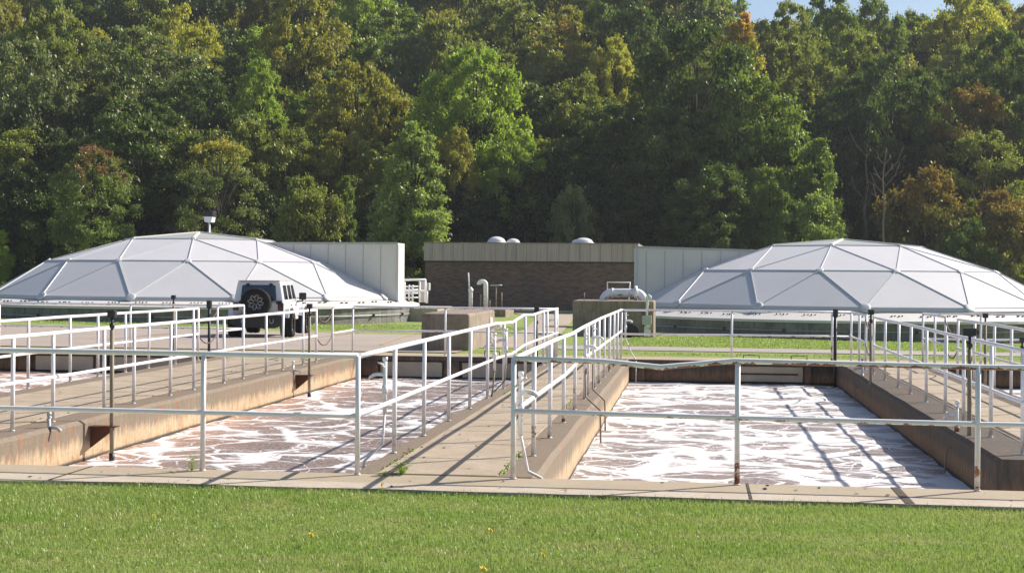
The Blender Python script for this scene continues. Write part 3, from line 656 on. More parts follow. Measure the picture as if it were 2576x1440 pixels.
# ================================================================== brick building
YB = 73.0; pl = atY(1069, 783, YB); XB0, XB1 = pl.x, atY(1606, 700, YB).x; zf0 = atY(1069, 655, YB).z; zf1 = atY(1069, 611, YB).z
b = empty('brick_building', (XB0, YB, -.6), 'low dark brick building with a ribbed concrete fascia between the domes', 'building')
par(MB().box((XB0, YB, -.9), (XB1, YB+12, zf0+.05)).build('wall', M['brick']), b)
par(MB().box((XB0-.03, YB-.35, zf0), (XB1, YB+12.2, zf1)).build('fascia', M['fascia'], bevel=.02), b)
par(MB().box((XB0-.01, YB-.04, zf0-.09), (XB1, YB-.003, zf0-.002)).build('soffit_strip', M['black']), b)
par(MB().box((XB0-.06, YB-.38, zf1), (XB1, YB+12.25, zf1+.05)).build('coping', M['box']), b)
par(MB().box((XB0, YB-.06, -.9), (XB1, YB-.003, -.30)).build('plinth', M['slab']), b)
for i, (px, pyt, wpx) in enumerate(((1249, 601, 23), (1291, 605, 17), (1452, 607, 15), (1468, 603, 24))):
    p = atY(px, 613, YB+2.0+(.8 if i in (1, 2) else 0)); rad = wpx*(YB+14.5)/3578; hgt = (614-pyt)*(YB+14.5)/3578+.04
    t = empty('skylight', (p.x, p.y, zf1+.05), ['white domed skylight, leftmost on the brick building roof', 'small white skylight just right of the leftmost one', 'white skylight half hidden behind the rightmost one', 'rightmost white domed skylight on the brick building roof'][i], 'skylight', 'domed skylights on the brick building')
    lm = MB().lathe([(rad*math.cos(a), hgt*math.sin(a)) for a in np.linspace(0, math.pi/2, 8)], 24, Matrix.Translation((p.x, p.y, zf1+.12))); par(lm.build('bubble', M['acrylic']), t)
    par(MB().lathe([(rad*1.12, 0), (rad*1.12, .08), (rad, .1)], 24, Matrix.Translation((p.x, p.y, zf1+.045))).build('curb', M['ledge']), t)

# platform, railings and cabinet right of the left dome
zq = atd(1050, 760, 68).z
q = atd(1030, 760, 68)
t = empty('platform_railing', (q.x, q.y, zq), 'small white stair and platform railing between the left dome and the brick building', 'railing')
def Pq(px, py, D=68): return atd(px, py, D)
f = MB()
for px in (1006, 1018, 1056, 1070): f.tube([Pq(px, 760), Pq(px, 702)], .045, 8)
par(f.build('posts', M['rail']), t)
f = MB()
for py in (703, 731): f.tube([Pq(1002, py), Pq(1071, py)], .05, 8)
par(f.build('rails', M['rail']), t)
t2 = empty('stair_railing', Pq(1020, 760, 72), 'white stair railing half hidden behind the platform railing', 'railing')
f = MB()
for py in (720, 728, 737, 748): f.tube([Pq(998, py, 72), Pq(1052, py, 72)], .04, 8)
for px in (1029, 1038): f.tube([Pq(px, 760, 72), Pq(px, 716, 72)], .05, 8)
o = par(f.build('frame', M['rail']), t2)
t3 = empty('electrical_cabinet', Pq(1076, 765, 67), 'grey electrical cabinet on a post beside the brick building corner', 'cabinet')
a = Pq(1072, 730, 67); c = Pq(1079, 711, 67)
par(MB().box((a.x, a.y, a.z), (c.x+.02, a.y+.35, c.z)).build('cabinet', M['greybox'], bevel=.03), t3)
par(MB().tube([Pq(1074, 762, 67), Pq(1074, 730, 67)], .05, 8).build('post', M['rail']), t3)
a = Pq(1056, 760, 69.5); c = Pq(1070, 707, 69.5)
t4 = MB().box((a.x, a.y, a.z), (c.x, a.y+.4, c.z)).build('grey_cabinet', M['galv'], bevel=.02); tag(t4, 'tall grey cabinet standing behind the white platform railing', 'cabinet')
# pale slab steps right of the left dome
zs = [(982, 1180, 773, 780), (1060, 1100, 757, 770)]
a = Pq(1000, 773, 66); c = Pq(1180, 773, 66); gb = float(gz(a.x, a.y))
st = MB(); st.box((a.x, a.y, gb-.3), (c.x-1.4, a.y+4, a.z)); st.box((c.x-1.4, a.y+.8, gb-.3), (c.x+.2, a.y+4, a.z-.13)); tag(st.build('concrete_slab', M['slab'], bevel=.04), 'pale low concrete slab between the left dome and the grey block', 'slab')

# lamp behind the left dome
p = atd(526, 600, 74); t = empty('area_light', (p.x, p.y, float(gz(p.x, p.y))), 'square dark headed light pole behind the left dome', 'lamp')
zt = atd(526, 548, 74).z
par(MB().tube([(p.x, p.y, -.6), (p.x, p.y, zt)], .06, 8).build('pole', M['galv']), t)
a = atd(514, 545, 74); c = atd(541, 531, 74)
hd = par(MB().box((a.x, p.y-.3, a.z), (c.x, p.y+.3, c.z)).build('lamp_head', M['black'], bevel=.03), t)
le = MB().prism([(a.x+.04, a.z), (c.x-.04, a.z), (c.x-.1, a.z-.28), (a.x+.1, a.z-.28)], p.y-.27, p.y+.27).build('lens', M['acrylic']); le.parent = hd; le.location = -hd.location+Vector((0,0,0)); le.location = (0,0,0)

# ================================================================== concrete blocks and their pipes
def zg(x, y): return float(gz(x, y))
A = ground_at(1059, 880); y0 = A.y; w_ = atY(1180, 880, y0).x-A.x; ht = atY(1059, 787, y0).z
t = MB().box((A.x, y0, -.9), (A.x+w_, y0+4.4, ht)).build('concrete_block', M['box'], bevel=.06); tag(t, 'square weathered concrete block behind the left middle tank', 'block', 'concrete blocks on the lawn')
Y2 = 40.0; a = atY(1440, 838, Y2); c = atY(1645, 757, Y2); b_top = c.z
bb = empty('concrete_block', (a.x, Y2, a.z), 'wide dark concrete block under the big white arched pipe', 'block', 'concrete blocks on the lawn')
par(MB().box((a.x, Y2, -1.2), (c.x, Y2+2.6, b_top)).build('block', M['box'], bevel=.05), bb)
hc = atY(1582, 840, Y2); hh = MB(); pts = [(hc.x-.36, hc.z-.1)] + [(hc.x+.36*math.cos(x), hc.z+.10+.28*math.sin(x)) for x in np.linspace(math.pi, 0, 12)] + [(hc.x+.36, hc.z-.1)]
par(MB().prism(pts[::-1], Y2-.02, Y2-.002).build('dark_arch', M['black']), bb)  # thin black arched plate on the block's front face
# arched pipe
t = empty('arched_pipe', atY(1565, 757, Y2+1.2), 'big white arched pipe with a flange on top of the wide concrete block', 'pipe'); yp = Y2+1.2
p1 = atY(1517, 762, yp); p2 = atY(1540, 736, yp); p3 = atY(1600, 736, yp); p4 = atY(1620, 762, yp); rz_ = p2.z
arc = [(p1.x, yp, p1.z-.3), (p1.x+.0, yp, p1.z)] + [(p2.x-(p2.x-p1.x)*math.cos(u), yp, p1.z+(rz_-p1.z)*math.sin(u)) for u in np.linspace(.15, math.pi/2, 8)]
arc2 = [(p3.x+(p4.x-p3.x)*math.sin(u), yp, p4.z+(p3.z-p4.z)*math.cos(u)) for u in np.linspace(0, math.pi/2-.1, 8)] + [(p4.x, yp, p4.z-.3)]
par(MB().tube(arc+arc2, .165, 18).build('pipe', M['pipe']), t)
fx = p3.x-.02; par(MB().tube([(fx-.05, yp, rz_), (fx+.07, yp, rz_)], .27, 20).build('flange', M['pipe']), t)
el = par(MB().tube([(p2.x-.03, yp, rz_), (p2.x+.04, yp, rz_)], .185, 18).build('weld_collar', M['pipe']), t)
# hand rail behind it
t = empty('block_railing', atY(1556, 757, Y2+2.3), 'white hoop rail on the concrete block behind the arched pipe', 'railing'); yr = Y2+2.3
k = [atY(1528, 757, yr), atY(1528, 709, yr), atY(1585, 710, yr), atY(1582, 757, yr)]; par(MB().tube(k, .03, 8).build('hoop', M['rail']), t)
tag(MB().tube([atY(1470, 760, Y2+.4), atY(1470, 735, Y2+.4)], .018, 6).build('rod', M['brownpipe']), 'thin upright rod at the left of the wide concrete block', 'rod')
cp = atY(1627, 843, Y2-.12); t = empty('conduit_box', cp, 'white conduit with a square box on the front of the wide concrete block', 'conduit')
yy = Y2-.12
k1 = [atY(1627, 792, yy), atY(1628, 760, yy), atY(1628, 746, yy), atY(1632, 742, yy), atY(1636, 746, yy), atY(1636, 752, yy)]; par(MB().tube(k1, .05, 8).build('gooseneck', M['pipe']), t)
a1 = atY(1615, 816, yy); c1 = atY(1639, 793, yy); par(MB().box((a1.x, yy-.1, a1.z), (c1.x, yy+.1, c1.z)).build('box', M['greybox'], bevel=.015), t)
a1 = atY(1620, 846, yy); c1 = atY(1636, 816, yy); par(MB().box((a1.x, yy-.07, a1.z), (c1.x, yy+.07, c1.z-.004)).build('pedestal', M['pipe'], bevel=.01), t)
# low block and pipes in front of the brick wall
YP = 62.0; a = atY(1160, 792, YP); c = atY(1272, 778, YP)
tag(MB().box((a.x, YP, a.z-.4), (c.x, YP+3.5, c.z)).build('concrete_block', M['box'], bevel=.04), 'low concrete block in front of the brick wall, under the white pipes', 'block', 'concrete blocks on the lawn')
YQ = YP+1.2; J = lambda px, py: atY(px, py, YQ)
t = empty('vent_pipe', J(1222, 778), 'white gooseneck vent pipe in front of the brick wall', 'pipe')
k = [J(1222, 782), J(1222, 716)] + [atY(1215+7*math.cos(u), 716-8*math.sin(u), YQ) for u in np.linspace(.3, math.pi*.5, 5)] + [atY(1211-6*math.sin(u), 716-8*math.cos(u), YQ) for u in np.linspace(0, math.pi*.5, 5)]
par(MB().tube(k, .125, 12).build('pipe', M['pipe']), t)
t = empty('capped_pipe', J(1183, 778), 'white capped upright pipe in front of the brick wall', 'pipe')
par(MB().tube([J(1184, 782), J(1184, 727), J(1184, 723), J(1184, 721)], [.11, .11, .08, .03], 12).build('pipe', M['pipe']), t)
par(MB().tube([J(1184, 733), J(1184, 726)], .14, 12).build('cap', M['pipe']), t)
par(MB().tube([J(1181, 730), J(1178, 685)], .035, 8).build('rod', M['pipe']), t); 
for px, pt, pb, lb, T_ in ((1209, 740, 782, 'thin rod between the two white pipes', 0), (1248, 717, 782, 'rusty T shaped valve key in front of the brick wall', 1), (1262, 735, 782, 'short pale rod right of the T shaped valve key', 0), (1232, 755, 782, 'shortest pale rod beside the gooseneck pipe', 0)):
    t = empty('valve_rod', J(px, pb), lb, 'rod'); par(MB().tube([J(px, pb), J(px, pt)], .035, 6).build('rod', M['brownpipe']), t)
    if T_: par(MB().tube([J(1234, pt), J(1263, pt)], .04, 6).build('handle', M['galv']), t)
# hydrant-like standpipe right of the near block
yh = y0+3.4; H = lambda px, py: atY(px, py, yh)
hb = H(1232, 868); t = empty('standpipe', (hb.x, yh, zg(hb.x, yh)), 'white standpipe with side arms right of the square concrete block', 'pipe')
par(MB().tube([(hb.x, yh, zg(hb.x, yh)-.05), H(1232, 798)], .065, 12).build('post', M['pipe']), t)
par(MB().tube([H(1232, 806), H(1213, 806), H(1213, 866)], .05, 10).build('arm', M['pipe']), t)
par(MB().tube([H(1236, 821), H(1258, 821), H(1260, 824)], [.055, .075, .02], 10).build('nozzle', M['pipe']), t)
par(MB().tube([H(1213, 834), H(1230, 834)], .05, 10).build('cross_arm', M['pipe']), t)

# ================================================================== white off-road car
def rbox(x0, x1, z0, z1, y0, y1, top=0.0): pass
def car():
    base = ground_at(664, 848); hx = base.x; hy = base.y
    t = empty('parked_car', (0,0,0), 'white off-road car with a black rear spare wheel, parked behind the railings', 'car')
    def P(mb, name, mat, bevel=0, parent=None): return mb.build(name, mat, parent or t, bevel=bevel)
    # local: +y forward, rear at y = 0, ground z = 0
    W = .80
    body = MB().prism([(-W, .62), (-W, 1.08), (-W+.015, 1.12), (W-.015, 1.12), (W, 1.08), (W, .62)], 0.0, 3.05); body.prism([(-.74, .62), (-.70, 1.08), (.70, 1.08), (.74, .62)], 3.05, 4.1)
    body.prism([(-W+.02, .5), (-W+.02, .62), (W-.02, .62), (W-.02, .5)], 1.0, 3.0)
    B = P(body, 'body', M['car'], .03)
    rf = MB(); yb, yf = .0, 2.55     # hard top with tumblehome
    def ring(y, zt, wi): return [(-.78, y, 1.12), (.78, y, 1.12), (wi, y, zt), (-wi, y, zt)]
    a = ring(.02, 1.80, .66); a[2] = (.66, .10, 1.80); a[3] = (-.66, .10, 1.80); c = ring(2.75, 1.81, .66); c[2] = (.66, 2.3, 1.80); c[3] = (-.66, 2.3, 1.80)
    rf.add(a+c, [(0,3,2,1), (4,5,6,7), (1,2,6,5), (3,0,4,7), (2,3,7,6), (0,1,5,4)])
    P(rf, 'hard_top', M['car'], .06)
    # rear window lies on the sloped rear face: y = .02 + .08*(z-1.12)/.68
    yz = lambda z, o=.012: .02+.08*(z-1.12)/.68-o
    rw = MB().add([(-.56, yz(1.16), 1.16), (.56, yz(1.16), 1.16), (.52, yz(1.64), 1.64), (.46, yz(1.67), 1.67), (-.46, yz(1.67), 1.67), (-.52, yz(1.64), 1.64)], [(0,1,2,3,4,5)]); P(rw, 'rear_window', M['glass'])
    for x in (-.34, .38): P(MB().box((x-.05, yz(1.7, .05), 1.62), (x+.05, yz(1.7, .012), 1.72)), 'window_hinge', M['black'], .01)
    xs_ = lambda z, s: s*(.78-.12*(z-1.12)/.68+.008)
    for s in (1, -1):
        for (ya, yb_, yc, yd) in ((.30, .95, .95, .36), (1.12, 1.72, 1.70, 1.15), (1.86, 2.48, 2.30, 1.88)):
            P(MB().add([(xs_(1.2, s), ya, 1.2), (xs_(1.2, s), yb_, 1.2), (xs_(1.66, s), yc, 1.66), (xs_(1.66, s), yd, 1.66)], [(0,1,2,3) if s > 0 else (3,2,1,0)]), 'side_window', M['glass'])
        P(MB().box((s*.80-.01, 1.30, .98), (s*.80+.02, 1.42, 1.02)), 'door_handle', M['black']); P(MB().box((s*.80-.01, 2.2, .98), (s*.80+.02, 2.32, 1.02)), 'door_handle', M['black'])
        for yy_, nm in ((.05, 'rear_fender'), (2.95, 'front_fender')):
            q_ = [(yy_-.02, .62), (yy_+.08, .90), (yy_+.25, 1.0), (yy_+.85, 1.0), (yy_+1.05, .88), (yy_+1.12, .62), (yy_+1.02, .62), (yy_+.95, .82), (yy_+.80, .92), (yy_+.28, .92), (yy_+.12, .82), (yy_+.05, .62)]
            P(MB().prism(q_ if s > 0 else q_[::-1], s*.72, s*.95, 'x'), nm, M['car'], .02)
        m = P(MB().box((s*.98-.12, 2.52, 1.16), (s*.98+.12, 2.60, 1.40)), 'mirror', M['black'], .03); k = MB().tube([(s*.80, 2.5, 1.10), (s*.98, 2.55, 1.12), (s*.98, 2.56, 1.18)], .03, 6).build('bracket', M['black'], m)
        lt = P(MB().box((s*.70-.085, -.06, .86), (s*.70+.085, .03, 1.10)), 'tail_light', M['blackplastic'], .015)
        MB().box((s*.70-.05, -.068, .89), (s*.70+.05, -.061, 1.0)).build('lens', M['redlens'], lt)
        P(MB().box((s*.58-.02, -.03, 1.06), (s*.58+.16, .0, 1.16)), 'tailgate_hinge', M['black'], .01)
    # tyres and rims
    tyre = MB(); rad, wd = .40, .37
    tyre.lathe([(.24, -wd/2+.02), (.33, -wd/2), (.385, -wd/2+.02), (rad, -wd/2+.06), (rad, wd/2-.06), (.385, wd/2-.02), (.33, wd/2), (.24, wd/2-.02)], 40)
    for i in range(40):
        th = 2*math.pi*i/40; Mx = Matrix.Rotation(th, 4, 'Z')
        tyre.box((rad-.012, -.018, -wd/2+.05+.02*(i % 2)), (rad+.012, .02, -.02), Mx); tyre.box((rad-.012, -.02, .02), (rad+.012, .018, wd/2-.05-.02*(i % 2)), Mx); tyre.box((.372, -.016, -wd/2-.004), (.40, .016, -wd/2+.05), Mx); tyre.box((.372, -.016, wd/2-.05), (.40, .016, wd/2+.004), Mx)
    rim = MB().lathe([(0, .10), (.05, .10), (.06, .06), (.22, .02), (.245, .14), (.25, .12), (.25, -.12)], 32); spk = MB()
    for i in range(8):
        Mx = Matrix.Rotation(2*math.pi*i/8, 4, 'Z'); 
        for s in (1, -1):
            spk.add([Mx @ Vector(q) for q in ((.05, s*.012, .115), (.13, s*.045, .125), (.225, s*.008, .135), (.225, s*.024, .135), (.13, s*.062, .125), (.05, s*.030, .115))], [(0,1,4,5), (1,2,3,4)] if s < 0 else [(5,4,1,0), (4,3,2,1)])
    def mk(mb, name, mat):
        me = bpy.data.meshes.new(name); me.from_pydata(mb.v, [], mb.f); me.polygons.foreach_set('use_smooth', mb.sm); me.materials.append(mat); return me
    tm, rm, sm_ = mk(tyre, 'tyre', M['rubber']), mk(rim, 'rim', M['black']), mk(spk, 'spokes', M['chrome'])
    def wheel(name, loc, axis):
        wv = bpy.data.objects.new(name, tm); col.objects.link(wv); wv.parent = t; wv.location = loc; wv.rotation_euler = axis
        for me, nm in ((rm, 'rim'), (sm_, 'spokes')):
            o = bpy.data.objects.new(nm, me); col.objects.link(o); o.parent = wv
    for s in (1, -1):
        for y in (.62, 3.5): wheel('wheel', (s*.82, y, .40), (0, s*math.pi/2, 0))
    wheel('spare_wheel', (-.02, -.22, 1.12), (math.pi/2, .2, 0)); [c for c in t.children if c.name.startswith('spare')][0].scale = (1.1, 1.1, 1)
    P(MB().box((-.15, -.12, .98), (.2, .02, 1.2)), 'wheel_carrier', M['black'], .02)
    # bumper, lower body, plate
    bp = P(MB().prism([(-.84, .42), (-.84, .66), (-.5, .74), (.5, .74), (.84, .66), (.84, .42), (.55, .30), (-.55, .30)], -.22, .02), 'rear_bumper', M['blackplastic'], .03)
    for x in (-.42, .46): P(MB().tube([(x-.05, -.26, .60), (x-.055, -.27, .50), (x, -.275, .455), (x+.055, -.27, .50), (x+.05, -.26, .60)], .017, 8), 'shackle', M['chrome'])
    P(MB().box((-.78, -.035, .74), (-.50, -.003, .86)), 'number_plate', M['galv'])
    un = MB().box((-.45, .2, .34), (.45, 3.6, .5)); un.tube([(-.7, .62, .40), (.7, .62, .40)], .06, 8); un.lathe([(0, -.14), (.13, -.08), (.15, 0), (.13, .08), (0, .14)], 12, Matrix.Translation((.1, .62, .36))); un.tube([(-.7, 3.5, .40), (.7, 3.5, .40)], .05, 8)
    P(un, 'underbody', M['black'])
    P(MB().box((-.72, 4.08, .5), (.72, 4.28, .68)), 'front_bumper', M['blackplastic'], .03)
    P(MB().box((-.66, .04, 1.795), (.66, 2.2, 1.815)), 'roof_panel', M['car'], .008)
    t.location = (hx, hy, zg(hx, hy)+.012); t.rotation_euler = (0, 0, R(6.8))
    t.location = t.location + Vector((-.04, -.45, .0)); t.scale = (.95, .95, .925)
    t.location.z = zg(t.location.x, t.location.y)+.014
car()

# ================================================================== lawn blades, dandelions, weeds
def blades(name, n, xr, yr, h, wd, mat, zf, label, cat, mask=None, kind='stuff'):
    x = rng.uniform(*xr, n); y = rng.uniform(*yr, n)
    if mask is not None: k = mask(x, y); x, y = x[k], y[k]; n = len(x)
    pn = np.sin(x*1.7+np.sin(y*2.1))*np.sin(y*1.3+1)*.5+.5
    hh = rng.uniform(.4, 1.15, n)**1.3*h*(.75+.5*pn)*np.where(rng.uniform(0, 1, n) < .03, 1.7, 1); a = rng.uniform(0, 2*np.pi, n); l = rng.uniform(.1, .75, n)*hh; b = a+rng.normal(0, .8, n)+math.pi/2
    z = zf(x, y); dx, dy = np.cos(a)*wd/2, np.sin(a)*wd/2
    V = np.empty((n, 5, 3)); V[:,0] = np.stack([x-dx, y-dy, z], 1); V[:,1] = np.stack([x+dx, y+dy, z], 1)
    mx, my = x+np.cos(b)*l*.35, y+np.sin(b)*l*.35
    V[:,2] = np.stack([mx+dx*.85, my+dy*.85, z+hh*.6], 1); V[:,3] = np.stack([mx-dx*.85, my-dy*.85, z+hh*.6], 1)
    V[:,4] = np.stack([x+np.cos(b)*l, y+np.sin(b)*l, z+hh*(1-.25*(l/hh))], 1)
    i = np.arange(n)[:,None]*5
    F = np.concatenate([i+np.array([[0,1,2]]), i+np.array([[0,2,3]]), i+np.array([[3,2,4]])], 1).reshape(-1, 3)
    me = npmesh(name, V.reshape(-1, 3), F, mat, {'rnd': np.repeat(rng.uniform(0, 1, n), 3)})
    o = bpy.data.objects.new(name, me); col.objects.link(o); return tag(o, label, cat, kind=kind)
wed = lambda x, y: (np.abs(x - (3.0-.127*(y+12.56))) < .40*(y+12.56)+1.4)
edge = lambda x, y: wed(x, y) & (y < -.80 - .22*np.clip((-2-x)/2, 0, 1) - .012*np.clip(x-2, 0, 9) + .06*np.sin(x*7)*np.sin(x*2.3)+.02)
blades('grass', 560000, (-9, 12), (-6.5, -.72), .036, .0048, M['blades'], lambda x, y: x*0-.025, 'short green grass of the front lawn', 'grass', edge)
gm = lambda x, y: wed(x, y) & ~((x < -2.4) & (y < 39.5)) & ~((y > 21.2) & (y < 25.4)) & ~((np.abs(x+1.6) < 2.4)) & (np.hypot(x+20.5, y-53) > 10.7) & (np.hypot(x-9.7, y-53.8) > 10.6)
blades('grass', 150000, (-28, 26), (20.3, 48), .06, .022, M['blades'], gz, 'mown grass of the far lawns around the domes', 'grass', gm)
def dandelion(px, py, r, label):
    p = atz(px, py, .04); t = empty('dandelion', (p.x, p.y, -.02), label, 'flower', 'yellow dandelions in the front lawn')
    mb = MB()
    for i in range(18):
        th = i*2.4; mb.add([(p.x, p.y, .045), (p.x+r*math.cos(th-.2), p.y+r*math.sin(th-.2), .05+.01*(i % 3)), (p.x+r*1.05*math.cos(th+.2), p.y+r*math.sin(th+.2), .05+.01*(i % 3))], [(0,1,2)])
    mb.lathe([(r*.6, .045), (r*.45, .06), (0, .066)], 10, Matrix.Translation((p.x, p.y, 0)))
    par(mb.build('flower_head', M['petal']), t); par(MB().tube([(p.x, p.y, -.02), (p.x, p.y, .045)], .003, 5).build('stem', M['blades']), t)
for px, py, r, lb in ((784, 1349, .022, 'yellow dandelion at lower left of the lawn'), (1235, 1338, .02, 'yellow dandelion low in the lawn, left of the photo centre'), (1218, 1436, .028, 'yellow dandelion at the very bottom edge of the photo'), (1367, 1400, .016, 'pale yellow dandelion just right of the bottom one'), (961, 1222, .014, 'tiny yellow dandelion at the grass edge by the kerb'), (388, 1303, .013, 'tiny yellow dandelion left in the lawn')): dandelion(px, py, r, lb)
def weed(px, py, h, n, label, spread=.10):
    p = atz(px, py, .0); k = 60
    mb = MB(); r = random.Random(px)
    for i in range(n):
        th = r.uniform(0, 6.28); rr = r.uniform(.1, 1)*spread; q = Vector((p.x+rr*math.cos(th), p.y+rr*math.sin(th), r.uniform(.1, 1)*h)); d = Vector((math.cos(th), math.sin(th), r.uniform(-.3, .6)))*.03; s = Vector((-d.y, d.x, 0))*.4
        mb.add([q-d, q+s, q+d, q-s], [(0,1,2,3)])
        mb.add([(p.x, p.y, 0), (p.x+.004, p.y, 0), tuple(q)], [(0,1,2)])
    o = mb.build('weed', M['blades']); tag(o, label, 'weed', 'weeds growing in the concrete cracks')
weed(1012, 1192, .11, 70, 'bright green weed at the near end of the middle walkway')
weed(482, 1183, .16, 28, 'thin weed beside the lower left railing post', .09)
weed(965, 1196, .04, 20, 'small reddish weed by the mossy crack', .08)
weed(1742, 893, .12, 24, 'tiny weed on the far kerb of the right tank', .15)

# ================================================================== the wood on the slope
def leaf_cloud(n_cl, per, Rr, H, prof, leaf, seed, rc=(.9, 1.6), flat=.7, droop=0):
    g = np.random.default_rng(seed); C_ = []
    while len(C_) < n_cl:
        t = g.uniform(0.02, 1) ** .9; p = prof(t)
        if g.uniform() > p+.12: continue
        a = g.uniform(0, 2*np.pi); lob = 1+.22*math.sin(3*a+seed)+.12*math.sin(5*a+2*seed+t*6)
        k = g.uniform(.45, 1.0)**.6; C_.append((math.cos(a)*p*Rr*k*lob, math.sin(a)*p*Rr*k*lob, t*H*.94, g.uniform(*rc)*(.6+.4*p)))
    C_ = np.array(C_); n = n_cl*per; ci = np.repeat(np.arange(n_cl), per); c = C_[ci]
    d = g.normal(0, 1, (n, 3)); d[:,2] = np.abs(d[:,2])*.9 - .25; d /= np.linalg.norm(d, axis=1)[:,None]
    sub = g.normal(0, 1, (n_cl, 7, 3)); sub /= np.linalg.norm(sub, axis=2)[:,:,None]          # sprays inside a clump
    s_ = sub[ci, g.integers(0, 7, n)]; rad = g.uniform(.25, 1.05, n)**.6; rad = np.where(g.uniform(0, 1, n) < .22, rad*1.45, rad)
    pos = d*.62 + s_*.48; pos *= (rad*c[:,3])[:,None]; pos[:,2] *= flat; pos += c[:,:3]; pos[:,2] -= droop*np.hypot(pos[:,0]-c[:,0]*.8, pos[:,1]-c[:,1]*.8)
    nr = d*.55+np.array([0, 0, .45])+g.normal(0, .75, (n, 3)); nr /= np.linalg.norm(nr, axis=1)[:,None]
    t1 = np.cross(nr, g.normal(0, 1, (n, 3))); t1 /= np.linalg.norm(t1, axis=1)[:,None]; t2 = np.cross(nr, t1)
    sz = leaf*g.uniform(.6, 1.35, n)[:,None]
    V = np.stack([pos-t1*sz*.6, pos+t2*sz*.36+t1*sz*.05, pos+t1*sz*.6, pos-t2*sz*.36-nr*sz*.08], 1).reshape(-1, 3)
    V[:,2] = np.maximum(V[:,2], -.3)
    F = np.arange(n*4).reshape(n, 4)
    rnd = np.clip(g.uniform(0, 1, n)*.55+g.uniform(0, 1, n_cl)[ci]*.45, 0, 1)
    return V, F, rnd, C_
def p_round(t): return math.sqrt(max(0, 1-((t-.42)/.60)**2)) if t > .42 else .62+.38*(t/.42)
def p_tall(t): return (.55+.45*min(1, t/.3))*max(0, 1-max(0, t-.25)/.78)**.62
def p_wide(t): return math.sqrt(max(0, 1-((t-.5)/.52)**2)) if t > .5 else .35+.65*(t/.5)
def p_bush(t): return math.sqrt(max(0, 1-((t-.2)/.82)**2))
SH = {}
for nm, (ncl, per, Rr, H, pf, leaf, rc, fl) in {
    'round1': (190, 290, 5., 11., p_round, .205, (.55, 1.3), .7), 'round2': (210, 260, 5., 11., p_round, .205, (.5, 1.25), .65), 'round3': (180, 300, 5., 11., p_round, .215, (.6, 1.35), .55),
    'tall': (160, 260, 3.2, 11., p_tall, .19, (.5, 1.05), .7), 'wide': (190, 280, 5.6, 9., p_wide, .205, (.55, 1.25), .5), 'bush': (70, 380, 3., 5., p_bush, .16, (.5, 1.0), .7),
    'loose': (110, 190, 4.4, 10.5, p_round, .17, (.5, 1.2), .6)}.items():
    V, F, rnd, C_ = leaf_cloud(ncl, per, Rr, H, pf, leaf, len(SH)*17+5, rc, fl)
    me = npmesh('crown', V, F, LEAF['mid'], {'rnd': rnd})
    r = random.Random(len(SH)); mb = MB(); hb_ = H*.9
    path = [(0, 0, -H*.18-1.5), (.05, 0, 0), (.15*r.uniform(-1, 1), .1, hb_*.4), (.3*r.uniform(-1, 1), .2, hb_*.75), (.3*r.uniform(-1, 1), .1, hb_)]
    mb.tube(path, [.30*Rr/5+.03, .22*Rr/5+.03, .16*Rr/5, .09*Rr/5, .03], 8)
    for k in range(0, len(C_), 4 if nm != 'loose' else 2):
        x, y, z, _q = C_[k]; z0 = z*.62; f = z0/hb_; bx, by = float(np.interp(z0, [p[2] for p in path], [p[0] for p in path])), float(np.interp(z0, [p[2] for p in path], [p[1] for p in path]))
        mb.tube([(bx, by, z0), (bx+(x-bx)*.5+r.uniform(-.2, .2), by+(y-by)*.5, z0+(z-z0)*.6), (x, y, z)], [.075, .05, .018], 5, False)
    tme = bpy.data.meshes.new('trunk'); tme.from_pydata(mb.v, [], mb.f); tme.polygons.foreach_set('use_smooth', mb.sm); tme.materials.append(M['darkbark'] if nm != 'loose' else M['bark'])
    SH[nm] = (me, tme, Rr, H)
TREES = []
def tree(px, py, hw, D, kind, shape, label=None, low=None):
    """px, py: where the top shows; hw: half width there (px at depth D); low: trunk share below the crown"""
    top = atd(px, py, D); zg_ = zg(top.x, top.y); Ht = max(3.5, top.z-zg_); me, tme, Rr, H = SH[shape]
    rw = hw*D/3578; lowz = Ht*(.10 if low is None else low); sx = rw/Rr; sz = (Ht-lowz)/(H*.95)
    maxz = sx*2.3
    if sz > maxz: lowz = Ht-maxz*H*.95; sz = maxz
    i = len(TREES); rt = random.Random(i*31+3)
    root = empty('tree', (top.x, top.y, zg_), 'x', 'tree', 'trees on the wooded slope')
    root.name = 'poplar_tree' if kind == 'poplar' else 'tree'
    rz = rt.uniform(0, 6.28)
    for nm, mesh in (('crown', me), ('trunk', tme)):
        o = bpy.data.objects.new(nm, mesh); col.objects.link(o); o.parent = root; o.location = (0, 0, lowz); o.rotation_euler = (0, 0, rz); o.scale = (sx, sx, sz)
        if nm == 'crown': o.material_slots[0].link = 'OBJECT'; o.material_slots[0].material = LEAF[kind]
    TREES.append([root, px, py, hw, D, kind, shape, label]); return root
